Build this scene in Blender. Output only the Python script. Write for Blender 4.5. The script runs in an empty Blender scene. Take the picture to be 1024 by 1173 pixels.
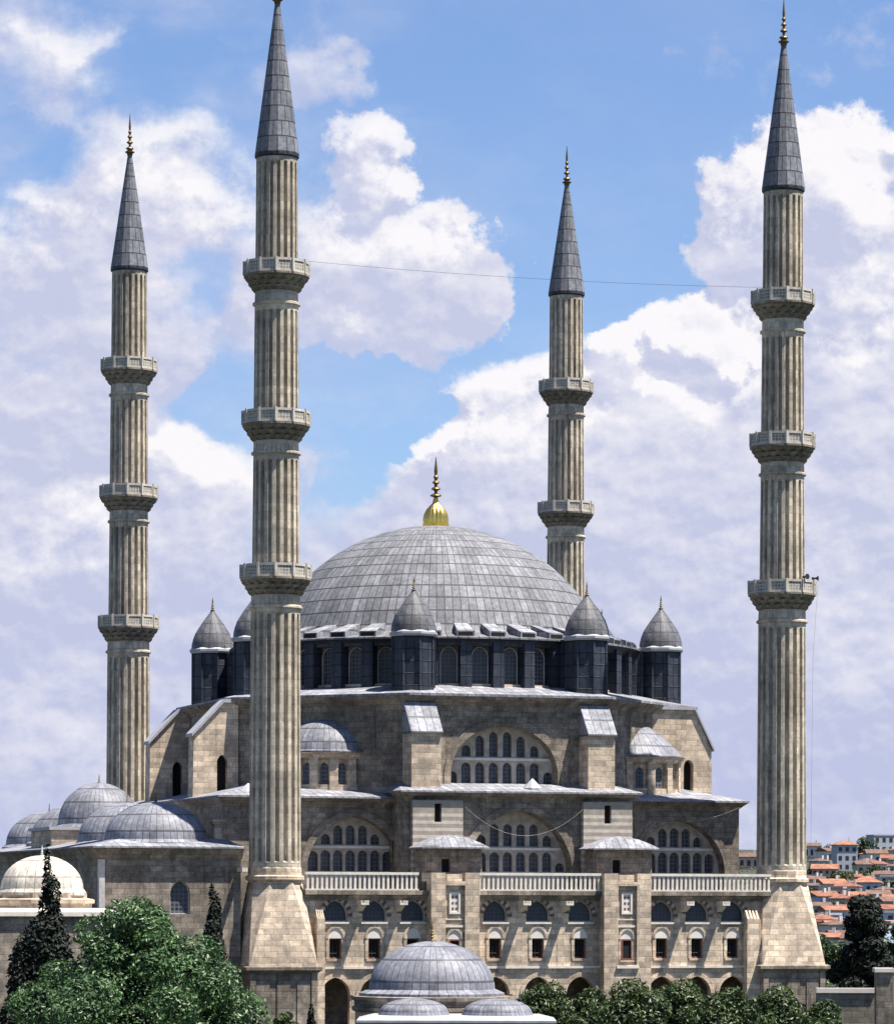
import bpy, bmesh, math, random
from mathutils import Vector, Matrix, geometry
import numpy as np
random.seed(7)
rng = np.random.default_rng(7)
SC = bpy.context.scene
PI = math.pi
R_ = math.radians
# ------------------------------------------------------------------ camera
YAW = 0.3051
CAM = Vector((-67.88, -258.09, 11.0))
FW = Vector((math.sin(YAW), math.cos(YAW), 0))
RT = Vector((math.cos(YAW), -math.sin(YAW), 0))
cd = bpy.data.cameras.new('camera')
cam = bpy.data.objects.new('camera', cd)
SC.collection.objects.link(cam)
roll = 0.0029
up = Vector((0, 0, 1)) * math.cos(roll) - RT * math.sin(roll)
rt = RT * math.cos(roll) + Vector((0, 0, 1)) * math.sin(roll)
M = Matrix.Identity(4)
for i in range(3):
    M[i][0] = rt[i]; M[i][1] = up[i]; M[i][2] = -FW[i]; M[i][3] = CAM[i]
cam.matrix_world = M
cd.sensor_fit = 'HORIZONTAL'; cd.sensor_width = 36
cd.lens = 36 * 4112.93 / 1024
cd.shift_y = (1031.38 - 586.5) / 1024
cd.clip_start = 1; cd.clip_end = 12000
SC.camera = cam
# ------------------------------------------------------------------ light and exposure
SUNV = Vector((1.0, -0.76, 2.985)).normalized()
sd = bpy.data.lights.new('sun', 'SUN')
sd.energy = 5.0; sd.angle = R_(0.53); sd.color = (1.0, 0.945, 0.86)
so = bpy.data.objects.new('sun', sd); SC.collection.objects.link(so)
so.rotation_euler = SUNV.to_track_quat('Z', 'Y').to_euler()
SC.view_settings.view_transform = 'Standard'
SC.view_settings.look = 'None'
SC.view_settings.gamma = 1.0
SC.view_settings.exposure = 1.3
EXPO = 2 ** 1.3


class NT:
    """small node-tree writer"""
    def __init__(s, tree):
        s.t = tree; s.n = tree.nodes; s.n.clear()

    def node(s, typ, **kw):
        nd = s.n.new(typ)
        for k, v in kw.items():
            setattr(nd, k, v)
        return nd

    def put(s, sock, v):
        if hasattr(v, 'is_output'):
            s.t.links.new(v, sock)
        elif v is not None:
            sock.default_value = v

    def m(s, op, a, b=None, c=None, clamp=False):
        nd = s.node('ShaderNodeMath', operation=op, use_clamp=clamp)
        s.put(nd.inputs[0], a); s.put(nd.inputs[1], b)
        if c is not None: s.put(nd.inputs[2], c)
        return nd.outputs[0]

    def vm(s, op, a, b=None):
        nd = s.node('ShaderNodeVectorMath', operation=op)
        s.put(nd.inputs[0], a)
        if b is not None: s.put(nd.inputs[1], b)
        return nd.outputs['Value'] if op in ('DOT_PRODUCT', 'LENGTH') else nd.outputs[0]

    def xyz(s, x, y, z=0.0):
        nd = s.node('ShaderNodeCombineXYZ')
        s.put(nd.inputs[0], x); s.put(nd.inputs[1], y); s.put(nd.inputs[2], z)
        return nd.outputs[0]

    def sep(s, v):
        nd = s.node('ShaderNodeSeparateXYZ'); s.put(nd.inputs[0], v)
        return nd.outputs

    def noise(s, vec, scale, detail=4, rough=0.55):
        nd = s.node('ShaderNodeTexNoise')
        s.put(nd.inputs['Vector'], vec)
        nd.inputs['Scale'].default_value = scale
        nd.inputs['Detail'].default_value = detail
        nd.inputs['Roughness'].default_value = rough
        return nd.outputs['Fac'], nd.outputs['Color']

    def sstep(s, v, a, b, lo=0.0, hi=1.0):
        nd = s.node('ShaderNodeMapRange', interpolation_type='SMOOTHSTEP')
        s.put(nd.inputs[0], v)
        for i, q in enumerate((a, b, lo, hi)):
            s.put(nd.inputs[i + 1], q)
        return nd.outputs[0]

    def lin(s, v, a, b, lo, hi):
        nd = s.node('ShaderNodeMapRange')
        s.put(nd.inputs[0], v)
        for i, q in enumerate((a, b, lo, hi)):
            s.put(nd.inputs[i + 1], q)
        return nd.outputs[0]

    def mix_f(s, f, a, b):
        return s.m('ADD', s.m('MULTIPLY', a, s.m('SUBTRACT', 1.0, f)), s.m('MULTIPLY', b, f))

    def mix(s, f, a, b, mode='MIX'):
        nd = s.node('ShaderNodeMix', data_type='RGBA', blend_type=mode)
        s.put(nd.inputs[0], f); s.put(nd.inputs[6], a); s.put(nd.inputs[7], b)
        return nd.outputs[2]


def C4(c): return (c[0], c[1], c[2], 1.0)


# ------------------------------------------------------------------ sky
W = bpy.data.worlds.new('World'); SC.world = W; W.use_nodes = True
t = NT(W.node_tree)
tc = t.node('ShaderNodeTexCoord').outputs['Generated']
sky = t.node('ShaderNodeTexSky', sky_type='NISHITA')
sky.sun_disc = False
sky.sun_elevation = math.asin(SUNV.z)
sky.sun_rotation = math.atan2(SUNV.x, SUNV.y)
sky.air_density = 1.0; sky.dust_density = 0.6; sky.ozone_density = 2.0
fz = t.vm('DOT_PRODUCT', tc, tuple(FW))
fr = t.vm('DOT_PRODUCT', tc, tuple(RT))
fzc = t.m('MAXIMUM', fz, 0.05)
U0 = t.m('MULTIPLY_ADD', t.m('DIVIDE', fr, fzc), 4.113, 0.512)
V0 = t.m('MULTIPLY_ADD', t.m('DIVIDE', t.sep(tc)[2], fzc), -4.113, 1.031)
CLOUDS = [  # centre, radii, weight: heaps of cumulus along this quarter of the sky
    (.52, .96, .95, .40, 1.5), (.93, .66, .34, .27, 1.5), (.68, .60, .27, .205, 1.4),
    (.925, .245, .155, .13, 1.6), (.83, .385, .085, .055, 1.3), (1.03, .41, .16, .11, 1.2),
    (.43, .32, .20, .11, .95), (.415, .19, .065, .06, .85), (.57, .345, .07, .05, .6),
    (.09, .34, .28, .15, .8), (.15, .19, .15, .12, .62), (.03, .05, .13, .09, .55), (.05, .58, .26, .17, 1.1),
    (.25, .55, .10, .07, .9), (.12, .45, .16, .09, .6), (.33, .10, .09, .05, .35),
    (.36, .445, .15, .045, -.9), (.25, .46, .07, .04, -.6), (.46, .495, .10, .04, -.9), (.66, .35, .10, .05, -.8), (.775, .415, .12, .085, 1.1), (.20, .09, .13, .07, -.5), (.02, .16, .10, .04, -.5), (.22, .32, .05, .05, -.45), (.06, .42, .08, .03, -.4),
    (.66, .17, .15, .20, -.9), (.52, .06, .14, .09, -.35)]
HEADS = [  # where the towering heads catch the sun
    (.93, .21, .17, .13), (.82, .38, .12, .06), (.70, .43, .20, .08), (.52, .49, .17, .07), (.41, .17, .09, .07), (.45, .27, .15, .07),
    (.22, .20, .13, .10), (.05, .27, .10, .07), (.33, .37, .10, .06), (.07, .06, .10, .06), (.76, .37, .10, .06), (.24, .53, .10, .05), (.96, .36, .12, .06), (.10, .60, .08, .05)]


def blobs(q, lst):
    acc = None
    for b_ in lst:
        cx, cy, rx, ry = b_[:4]; w = b_[4] if len(b_) > 4 else 1.0
        d = t.vm('MULTIPLY', t.vm('SUBTRACT', q, (cx, cy, .3)), (1 / rx, 1 / ry, 0))
        e = t.m('MULTIPLY', t.m('MAXIMUM', t.m('SUBTRACT', 1.0, t.vm('DOT_PRODUCT', d, d)), 0.0), w)
        acc = e if acc is None else t.m('ADD', acc, e)
    return acc


def cloud_field(U, V):
    p = t.xyz(U, V, 0.3)
    _, n1 = t.noise(p, 6.5, 10, 0.6)
    off = t.vm('MULTIPLY', t.vm('SUBTRACT', n1, (.5, .5, .5)), (.22, .19, 0))
    q = t.vm('ADD', p, off)
    n2, _ = t.noise(p, 10.0, 9, 0.62)
    return t.m('ADD', blobs(q, CLOUDS), t.m('MULTIPLY_ADD', n2, 1.0, -.5)), q


d0, q0 = cloud_field(U0, V0)
d1, _ = cloud_field(t.m('ADD', U0, .010), t.m('SUBTRACT', V0, .020))
sft = t.sstep(U0, .55, .2)
mask = t.mix_f(sft, t.sstep(d0, .0, .34), t.sstep(d0, -.12, .75))
lit = t.sstep(t.m('SUBTRACT', d0, d1), -.16, .30)
head = t.m('MINIMUM', blobs(q0, HEADS), 1.0)
lit = t.m('MULTIPLY', lit, t.m('MULTIPLY_ADD', t.sstep(head, .05, .7), .75, .25))
# billows inside the bank: relief of a finer noise towards the sun
def relief(sc, du, dv, z):
    a_, _ = t.noise(t.xyz(U0, t.m('MULTIPLY', V0, 1.35), z), sc, 7, .55)
    b_, _ = t.noise(t.xyz(t.m('ADD', U0, du), t.m('MULTIPLY', t.m('SUBTRACT', V0, dv), 1.35), z), sc, 7, .55)
    return t.m('SUBTRACT', a_, b_)
rel = t.m('ADD', t.m('MULTIPLY', relief(7.0, .012, .020, 2.2), 1.5), t.m('MULTIPLY', relief(19.0, .004, .008, 5.1), 1.1))
n3, _ = t.noise(t.xyz(U0, t.m('MULTIPLY', V0, 1.5), 4.2), 5.0, 9, .6)
lit = t.m('ADD', t.m('ADD', lit, t.sstep(n3, .46, .74, 0, .5)), t.m('MULTIPLY', rel, t.sstep(V0, 1.02, .7, .35, 1.0)), clamp=True)
wisp, _ = t.noise(t.xyz(U0, t.m('MULTIPLY', V0, 1.8), 1.7), 3.6, 8, .58)
front = t.m('MULTIPLY', t.sstep(fz, .55, .85), t.sstep(V0, -1.6, -.4))
left = t.sstep(U0, .62, .1, .12, .7)
mask = t.m('MULTIPLY', t.m('MAXIMUM', mask, t.m('MULTIPLY', t.sstep(wisp, .36, .72), left)), front)
k = 1 / EXPO
low = t.sstep(V0, .45, 1.0)
shade_c = t.mix(low, C4((.57 * k, .60 * k, .79 * k)), C4((.52 * k, .56 * k, .78 * k)))
ccol = t.mix(lit, shade_c, C4((.97 * k, .95 * k, .98 * k)))
SKYK = 0.05
blue = t.vm('MULTIPLY', sky.outputs[0], (SKYK * .93, SKYK * 1.03, SKYK * 1.26))
col = t.mix(mask, blue, ccol)
bg = t.node('ShaderNodeBackground'); t.put(bg.inputs[0], col); bg.inputs[1].default_value = 1.0
wo = t.node('ShaderNodeOutputWorld'); t.put(wo.inputs[0], bg.outputs[0])


# ------------------------------------------------------------------ materials
def new_mat(name):
    m = bpy.data.materials.new(name); m.use_nodes = True
    t = NT(m.node_tree)
    b = t.node('ShaderNodeBsdfPrincipled')
    o = t.node('ShaderNodeOutputMaterial'); t.put(o.inputs[0], b.outputs[0])
    return m, t, b


def wall_uv(t):
    g = t.node('ShaderNodeNewGeometry')
    P, N = g.outputs['Position'], g.outputs['True Normal']
    tan = t.vm('NORMALIZE', t.vm('CROSS_PRODUCT', N, (0, 0, 1)))
    return P, t.vm('DOT_PRODUCT', P, tan), t.sep(P)[2]


def stone_mat(name, base, row=.42, width=.95, dirt=.5, var=.2, mortar=.68, streak=.35):
    m, t, b = new_mat(name)
    P, u, z = wall_uv(t)
    br = t.node('ShaderNodeTexBrick')
    t.put(br.inputs['Vector'], t.xyz(u, z, 0))
    br.inputs['Scale'].default_value = 1.0
    br.inputs['Mortar Size'].default_value = .022
    br.inputs['Mortar Smooth'].default_value = .3
    br.inputs['Brick Width'].default_value = width
    br.inputs['Row Height'].default_value = row
    lo, hi = 1 - var, 1 + var
    br.inputs['Color1'].default_value = (lo, lo, lo * 1.0, 1)
    br.inputs['Color2'].default_value = (hi, hi * .98, hi * .94, 1)
    br.inputs['Mortar'].default_value = (mortar, mortar, mortar, 1)
    big, bigc = t.noise(P, .22, 5, .6)
    mid, _ = t.noise(P, 1.7, 6, .65)
    st, _ = t.noise(t.vm('MULTIPLY', P, (1, 1, .09)), 1.6, 5, .6)
    c = t.mix(t.sstep(big, .38, .68), C4([x * (1 - dirt * .55) for x in base]), C4(base))
    c = t.mix(1.0, c, br.outputs[0], 'MULTIPLY')
    fine, _ = t.noise(P, 6.5, 4, .7)
    g1 = t.m('MULTIPLY', t.lin(mid, .28, .72, 1 - dirt * .55, 1 + dirt * .42), t.lin(fine, .25, .75, 1 - dirt * .42, 1 + dirt * .4))
    g2 = t.sstep(st, .52, .75, 1.0, 1 - streak)
    g = t.m('MULTIPLY', g1, g2)
    c = t.vm('MULTIPLY', c, t.xyz(g, g, t.m('MULTIPLY', g, .99)))
    t.put(b.inputs['Base Color'], c)
    b.inputs['Roughness'].default_value = .9
    b.inputs['Specular IOR Level'].default_value = .2
    bp = t.node('ShaderNodeBump'); bp.inputs['Strength'].default_value = .5; bp.inputs['Distance'].default_value = .03
    h = t.m('ADD', t.m('MULTIPLY', br.outputs['Fac'], -1.0), t.m('MULTIPLY', mid, .6))
    t.put(bp.inputs['Height'], h)
    t.put(b.inputs['Normal'], bp.outputs[0])
    return m


def lead_dome_mat(name, base, n, rows, R, dark=.5, metal=.0, rough=.55):
    """lead sheets: n meridian seams, rows along the arc; object origin = centre of the sphere"""
    m, t, b = new_mat(name)
    oc = t.node('ShaderNodeTexCoord').outputs['Object']
    x, y, z = t.sep(oc)
    ang = t.m('MULTIPLY', t.m('ARCTAN2', y, x), n / (2 * PI))
    el = t.m('ARCTAN2', z, t.m('SQRT', t.m('ADD', t.m('MULTIPLY', x, x), t.m('MULTIPLY', y, y))))
    v = t.m('MULTIPLY', el, rows / (PI / 2))
    return _lead(m, t, b, ang, v, oc, base, dark, rough)


def lead_flat_mat(name, base, w=.75, h=1.6, dark=.5, rough=.5, vertical=False):
    m, t, b = new_mat(name)
    g = t.node('ShaderNodeNewGeometry')
    P, N = g.outputs['Position'], g.outputs['True Normal']
    tan = t.vm('NORMALIZE', t.vm('CROSS_PRODUCT', t.vm('ADD', N, (1e-4, 2e-4, 0)), (0, 0, 1)))
    bit = t.vm('CROSS_PRODUCT', N, tan)
    u = t.m('DIVIDE', t.vm('DOT_PRODUCT', P, tan), w)
    v = t.m('DIVIDE', t.vm('DOT_PRODUCT', P, bit), h)
    return _lead(m, t, b, u, v, P, base, dark, rough)


def _lead(m, t, b, u, v, P, base, dark, rough, off=.0):
    br = t.node('ShaderNodeTexBrick')
    t.put(br.inputs['Vector'], t.xyz(u, v, 0))
    br.offset = off; br.offset_frequency = 2
    br.inputs['Scale'].default_value = 1.0
    br.inputs['Mortar Size'].default_value = .055
    br.inputs['Mortar Smooth'].default_value = .25
    br.inputs['Brick Width'].default_value = 1.0
    br.inputs['Row Height'].default_value = 1.0
    br.inputs['Color1'].default_value = (.78, .78, .8, 1)
    br.inputs['Color2'].default_value = (1.2, 1.19, 1.2, 1)
    br.inputs['Mortar'].default_value = (dark, dark, dark, 1)
    n1, _ = t.noise(P, .5, 5, .6)
    n2, _ = t.noise(P, 3.0, 5, .65)
    g = t.m('MULTIPLY', t.lin(n1, .3, .7, .75, 1.22), t.lin(n2, .28, .72, .62, 1.36))
    c = t.vm('MULTIPLY', t.mix(1.0, C4(base), br.outputs[0], 'MULTIPLY'), t.xyz(g, g, g))
    t.put(b.inputs['Base Color'], c)
    b.inputs['Roughness'].default_value = rough
    b.inputs['Specular IOR Level'].default_value = .25
    bp = t.node('ShaderNodeBump'); bp.inputs['Strength'].default_value = .6; bp.inputs['Distance'].default_value = .06
    t.put(bp.inputs['Height'], t.m('ADD', br.outputs['Fac'], t.m('MULTIPLY', n2, .4)))
    t.put(b.inputs['Normal'], bp.outputs[0])
    return m


def plain_mat(name, base, rough=.8, metal=0.0, var=.2, scale=1.5, spec=.3):
    m, t, b = new_mat(name)
    P = t.node('ShaderNodeNewGeometry').outputs['Position']
    n1, _ = t.noise(P, scale, 5, .6)
    g = t.lin(n1, .25, .75, 1 - var, 1 + var)
    t.put(b.inputs['Base Color'], t.vm('MULTIPLY', tuple(base), t.xyz(g, g, g)))
    b.inputs['Roughness'].default_value = rough
    b.inputs['Metallic'].default_value = metal
    b.inputs['Specular IOR Level'].default_value = spec
    return m


def glass_mat(name, base, bar, scale=.32, rough=.35):
    """leaded plaster lattice of small round panes"""
    m, t, b = new_mat(name)
    P, u, z = wall_uv(t)
    vo = t.node('ShaderNodeTexVoronoi', feature='F1')
    t.put(vo.inputs['Vector'], t.xyz(u, z, 0)); vo.inputs['Scale'].default_value = 1 / scale
    vo.inputs['Randomness'].default_value = .15
    f = t.sstep(vo.outputs['Distance'], .33, .47)
    n1, _ = t.noise(P, 2.2, 4, .6)
    g = t.lin(n1, .3, .7, .5, 1.5)
    c = t.mix(f, t.vm('MULTIPLY', tuple(base), t.xyz(g, g, g)), C4(bar))
    t.put(b.inputs['Base Color'], c)
    t.put(b.inputs['Roughness'], t.lin(f, 0, 1, rough, .9))
    return m


def leaf_mat(name, c1, c2, rough=.45):
    m, t, b = new_mat(name)
    P = t.node('ShaderNodeNewGeometry').outputs['Position']
    n1, _ = t.noise(P, 2.3, 3, .6)
    n2, _ = t.noise(P, .5, 3, .5)
    f = t.m('ADD', t.m('MULTIPLY', n1, .65), t.m('MULTIPLY', n2, .35))
    c = t.mix(t.sstep(f, .35, .65), C4(c1), C4(c2))
    t.put(b.inputs['Base Color'], c)
    b.inputs['Roughness'].default_value = rough
    b.inputs['Specular IOR Level'].default_value = .4
    tr = t.node('ShaderNodeBsdfTranslucent'); t.put(tr.inputs[0], c)
    mx = t.node('ShaderNodeMixShader'); mx.inputs[0].default_value = .18
    t.put(mx.inputs[1], b.outputs[0]); t.put(mx.inputs[2], tr.outputs[0])
    for nd in t.n:
        if nd.type == 'OUTPUT_MATERIAL': t.put(nd.inputs[0], mx.outputs[0])
    return m


STONE = stone_mat('pale_cut_stone', (.62, .505, .395), dirt=.62, var=.26)
STONE_OLD_SHADED = stone_mat('shaded_weathered_stone', (.31, .265, .22), dirt=.85, var=.24, streak=.5)  # same stone with shade put into its base colour, plus stains and streaks
STONE_MIN = stone_mat('minaret_stone', (.54, .475, .385), row=.62, width=.8, dirt=.6, var=.22, mortar=.8, streak=.5)
STONE_DK = stone_mat('dark_rubble_stone', (.27, .24, .20), dirt=.6)  # one darker stone tone for vault, drum, corbels and garden walls
TRACERY = plain_mat('pale_tracery_stone', (.35, .31, .26), .85, var=.4, scale=1.6)
PARAPET = plain_mat('balcony_parapet_stone', (.42, .385, .33), .8, var=.35, scale=2.2)
PIERCED = glass_mat('pierced_parapet_panel', (.22, .20, .175), (.40, .37, .315), .24, .9)
MARBLE = plain_mat('white_marble', (.60, .55, .48), .6, var=.22, scale=2.5)
MARBLE_G = plain_mat('grey_marble', (.42, .40, .38), .65, var=.3, scale=3)
DARKST = plain_mat('dark_red_stone', (.13, .09, .075), .8)
LEAD = lead_flat_mat('lead_sheet_roof', (.215, .218, .236), .62, 1.7, rough=.85)
LEAD_EDGE = plain_mat('lead_edge', (.32, .32, .34), .6, var=.2)
LEAD_DK = lead_flat_mat('dark_lead_cladding', (.032, .038, .052), .62, .95, dark=.35)
LEAD_DOME = lead_dome_mat('lead_great_dome', (.15, .152, .162), 128, 19, 15.2, dark=.3, rough=.72)
LEAD_SM = lead_dome_mat('lead_small_dome', (.18, .183, .205), 46, 4.2, 4, dark=.42)
LEAD_CAP = lead_dome_mat('lead_turret_cap', (.11, .11, .118), 16, 5, 2, dark=.5)
LEAD_CREAM = lead_dome_mat('cream_plaster_dome', (.52, .47, .39), 26, 3, 3, dark=.55)
m_, t, b = new_mat('lead_spire')
oc = t.node('ShaderNodeTexCoord').outputs['Object']
x_, y_, z_ = t.sep(oc)
SPIRE = _lead(m_, t, b, t.m('MULTIPLY', t.m('ARCTAN2', y_, x_), 14 / (2 * PI)), t.m('DIVIDE', z_, 1.15), oc, (.13, .135, .15), .3, .6, .5)
GOLD = plain_mat('gilded_copper', (.85, .55, .13), .28, 1.0, var=.15)
BRONZE = plain_mat('dark_gilt', (.13, .09, .035), .5, .6, var=.3)
GLASS = glass_mat('lattice_window_glass', (.018, .024, .036), (.10, .105, .115))
GLASS_B = glass_mat('blue_lattice_glass', (.012, .019, .03), (.055, .066, .085), .3)
DARK = plain_mat('dark_opening', (.010, .010, .012), .9)
WOOD = plain_mat('red_brown_window_wood', (.17, .075, .05), .7)
IRON = plain_mat('dark_iron', (.02, .02, .022), .6)
PLASTER = plain_mat('white_plaster', (.64, .58, .52), .8, var=.12)

# ------------------------------------------------------------------ mesh helpers


class MB:
    def __init__(s): s.v = []; s.f = []; s.m = []; s.mi = 0

    def add(s, vs, fs):
        o = len(s.v); s.v += [tuple(v) for v in vs]
        s.f += [[i + o for i in f] for f in fs]; s.m += [s.mi] * len(fs)
        return s

    def box(s, x0, x1, y0, y1, z0, z1, F=None):
        vs = [(x, y, z) for z in (z0, z1) for x, y in ((x0, y0), (x1, y0), (x1, y1), (x0, y1))]
        if F: vs = [F(*v) for v in vs]
        return s.add(vs, [(0, 1, 2, 3), (4, 5, 6, 7), (0, 1, 5, 4), (1, 2, 6, 5), (2, 3, 7, 6), (3, 0, 4, 7)])

    def loft(s, rings, cap0=True, cap1=True, closed=True):
        n = len(rings[0]); vs = [p for r in rings for p in r]; fs = []
        for i in range(len(rings) - 1):
            for j in range(n if closed else n - 1):
                a, b = i * n + j, i * n + (j + 1) % n
                fs.append((a, b, b + n, a + n))
        if cap0: fs.append(tuple(range(n)))
        if cap1: fs.append(tuple((len(rings) - 1) * n + j for j in range(n)))
        return s.add(vs, fs)

    def lathe(s, cx, cy, prof, n=32, a0=0.0, span=2 * PI, cap0=True, cap1=True):
        full = abs(span - 2 * PI) < 1e-6
        k = n if full else n + 1
        rings = [[(cx + r * math.cos(a0 + span * j / n), cy + r * math.sin(a0 + span * j / n), z) for j in range(k)] for r, z in prof]
        return s.loft(rings, cap0, cap1, full)

    def poly(s, pts, z0, z1):
        return s.loft([[(x, y, z0) for x, y in pts], [(x, y, z1) for x, y in pts]])

    def panel(s, F, outer, holes, d0, d1):
        loops = [outer] + holes
        flat = [p for l in loops for p in l]; n = len(flat)
        tri = geometry.tessellate_polygon([[Vector((u, z, 0)) for u, z in l] for l in loops])
        vs = [F(u, d1, z) for u, z in flat] + [F(u, d0, z) for u, z in flat]
        fs = [tuple(q) for q in tri] + [(q[2] + n, q[1] + n, q[0] + n) for q in tri]
        o = 0
        for l in loops:
            k = len(l)
            for j in range(k):
                a, b = o + j, o + (j + 1) % k
                fs.append((a, b, b + n, a + n))
            o += k
        return s.add(vs, fs)

    def ring(s, F, inner, outer, d0, d1):
        """open band between two polylines with the same number of points"""
        k = len(inner)
        vs = [F(u, d1, z) for u, z in inner] + [F(u, d1, z) for u, z in outer] + [F(u, d0, z) for u, z in inner] + [F(u, d0, z) for u, z in outer]
        fs = []
        for j in range(k - 1):
            fs += [(j, j + 1, k + j + 1, k + j), (2 * k + j, 3 * k + j, 3 * k + j + 1, 2 * k + j + 1), (j, 2 * k + j, 2 * k + j + 1, j + 1), (k + j, k + j + 1, 3 * k + j + 1, 3 * k + j)]
        fs += [(0, k, 3 * k, 2 * k), (k - 1, 3 * k - 1, 4 * k - 1, 2 * k - 1)]
        return s.add(vs, fs)

    def tube(s, pts, r, n=6):
        rings = []
        for i, p in enumerate(pts):
            p = Vector(p); a = Vector(pts[max(i - 1, 0)]); b = Vector(pts[min(i + 1, len(pts) - 1)])
            d = (b - a).normalized(); q = d.cross(Vector((.31, .17, .93))).normalized(); w = d.cross(q)
            rr = r[i] if isinstance(r, (list, tuple)) else r
            rings.append([tuple(p + (q * math.cos(2 * PI * j / n) + w * math.sin(2 * PI * j / n)) * rr) for j in range(n)])
        return s.loft(rings)

    def obj(s, name, mats, parent=None, org=(0, 0, 0), smooth=False, recalc=True):
        if not isinstance(mats, (list, tuple)): mats = [mats]
        ox, oy, oz = org
        me = bpy.data.meshes.new(name)
        me.from_pydata([(x - ox, y - oy, z - oz) for x, y, z in s.v], [], s.f)
        for m in mats: me.materials.append(m)
        me.polygons.foreach_set('material_index', s.m)
        if recalc:
            bm = bmesh.new(); bm.from_mesh(me)
            bmesh.ops.recalc_face_normals(bm, faces=bm.faces)
            bm.to_mesh(me); bm.free()
        if smooth:
            me.polygons.foreach_set('use_smooth', [True] * len(me.polygons))
            if smooth != 'all': me.set_sharp_from_angle(angle=R_(35))
        o = bpy.data.objects.new(name, me); SC.collection.objects.link(o)
        pw = wloc(parent) if parent else Vector((0, 0, 0))
        if parent: o.parent = parent
        o.location = Vector(org) - pw
        return o


def wloc(o):
    v = Vector(o.location)
    while o.parent: o = o.parent; v += Vector(o.location)
    return v


def empty(name, loc=(0, 0, 0), label=None, cat=None, group=None):
    o = bpy.data.objects.new(name, None); SC.collection.objects.link(o)
    o.location = loc; o.empty_display_size = .5
    tag(o, label, cat, group)
    return o


def tag(o, label=None, cat=None, group=None, kind=None):
    if label: o['label'] = label
    if cat: o['category'] = cat
    if group: o['group'] = group
    if kind: o['kind'] = kind
    return o


def kids(o): return [c for c in bpy.data.objects if c.parent == o]


CH = {}


def copy_tree(o, parent=None, loc=None):
    c = o.copy(); SC.collection.objects.link(c)
    if parent: c.parent = parent
    if loc is not None: c.location = loc
    for ch in kids(o): copy_tree(ch, c)
    return c


def frame(ox, oy, phi):
    """local (u along wall, d outward, z) for a wall whose outward normal is at angle phi"""
    n = (math.cos(phi), math.sin(phi)); tx = (-n[1], n[0])
    return lambda u, d, z: (ox + tx[0] * u + n[0] * d, oy + tx[1] * u + n[1] * d, z)


def FY(y):  # a wall facing the viewer's side (-y): u is simply x
    return lambda u, d, z: (u, y - d, z)


def arch(c, a, z0, zs, h, n=9):
    """pointed arch outline, from lower left over the apex to lower right"""
    L = []
    if h < a:
        L = [(-a * math.cos(PI / 2 * i / n), zs + h * math.sin(PI / 2 * i / n)) for i in range(n + 1)]
    Rr = (a * a + h * h) / (2 * a); ox = -a + Rr
    th = math.atan2(h, -ox) if ox != 0 else PI / 2
    for i in range(n + 1 if h >= a else 0):
        an = PI + (th - PI) * i / n
        L.append((ox + Rr * math.cos(an), zs + Rr * math.sin(an)))
    pts = [(c + u, z) for u, z in L] + [(c - u, z) for u, z in reversed(L[:-1])]
    if z0 < zs - 1e-6: pts = [(c - a, z0)] + pts + [(c + a, z0)]
    return pts


def rect(u0, u1, z0, z1): return [(u0, z0), (u0, z1), (u1, z1), (u1, z0)]


def ngon(cx, cy, r, z, n=8, off=PI / 8):
    return [(cx + r * math.cos(off + 2 * PI * j / n), cy + r * math.sin(off + 2 * PI * j / n), z) for j in range(n)]


def finial(mb, cx, cy, z, h, r):
    """stacked bulbs and a spike"""
    prof = [(r * .35, z)]
    zz = z; k = [(1.0, .16), (.8, .16), (.62, .14), (.45, .12)]
    for kr, kh in k:
        H = kh * h
        prof += [(r * .3, zz + H * .25), (r * kr, zz + H * .5), (r * kr * .85, zz + H * .66), (r * .25, zz + H * .9)]
        zz += H
    prof += [(r * .3, zz + .1 * h), (r * .05, z + h)]
    mb.lathe(cx, cy, prof, 10)
    return mb


# ------------------------------------------------------------------ terrain
def terr(D):
    q = min(max((D - 520) / 930, 0), 1)
    return -1.5 * min(max((D - 330) / 150, 0), 1) + 33 * q ** 1.15


def wpt(px, D, z=None):
    """a point at depth D whose bearing is that of photograph column px"""
    p = CAM + FW * D + RT * ((px - 512) / 4112.93 * D)
    return Vector((p.x, p.y, terr(D) if z is None else z))


mb = MB()
Ds = [-200, 0, 60, 120, 200, 260, 330, 380, 430, 480, 520, 560, 620, 700, 780, 860, 940, 1020, 1100, 1200, 1300, 1450, 1800, 2600, 5000, 9000]
Ls = [-6000, -3000, -1500, -800, -400, -200, -100, -50, 0, 50, 100, 150, 200, 250, 300, 400, 800, 1500, 3000, 6000]
rows = []
for D in Ds:
    rows.append([tuple(CAM + FW * D + RT * L)[:2] + (terr(D) + (0 if D < 400 else random.uniform(-.6, .6)),) for L in Ls])
mb.loft(rows, False, False, False)
GR, t, b = new_mat('dry_grass_ground')
P = t.node('ShaderNodeNewGeometry').outputs['Position']
n1, _ = t.noise(P, .05, 6, .6); n2, _ = t.noise(P, 1.2, 5, .6)
t.put(b.inputs['Base Color'], t.mix(t.m('MULTIPLY_ADD', n2, .5, t.m('MULTIPLY', n1, .5)), C4((.014, .022, .009)), C4((.045, .045, .024))))
b.inputs['Roughness'].default_value = .95
tag(mb.obj('ground', GR, smooth='all'), kind='structure')

# ------------------------------------------------------------------ the mosque
CX0, CY0 = 20.3, 25.3
MQ = empty('mosque', (CX0, CY0, 0), 'great stone mosque whose great lead dome is ringed by capped turrets', 'mosque')


def part(mb, name, mats, parent=MQ, **k): return mb.obj(name, mats, parent, **k)


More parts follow.
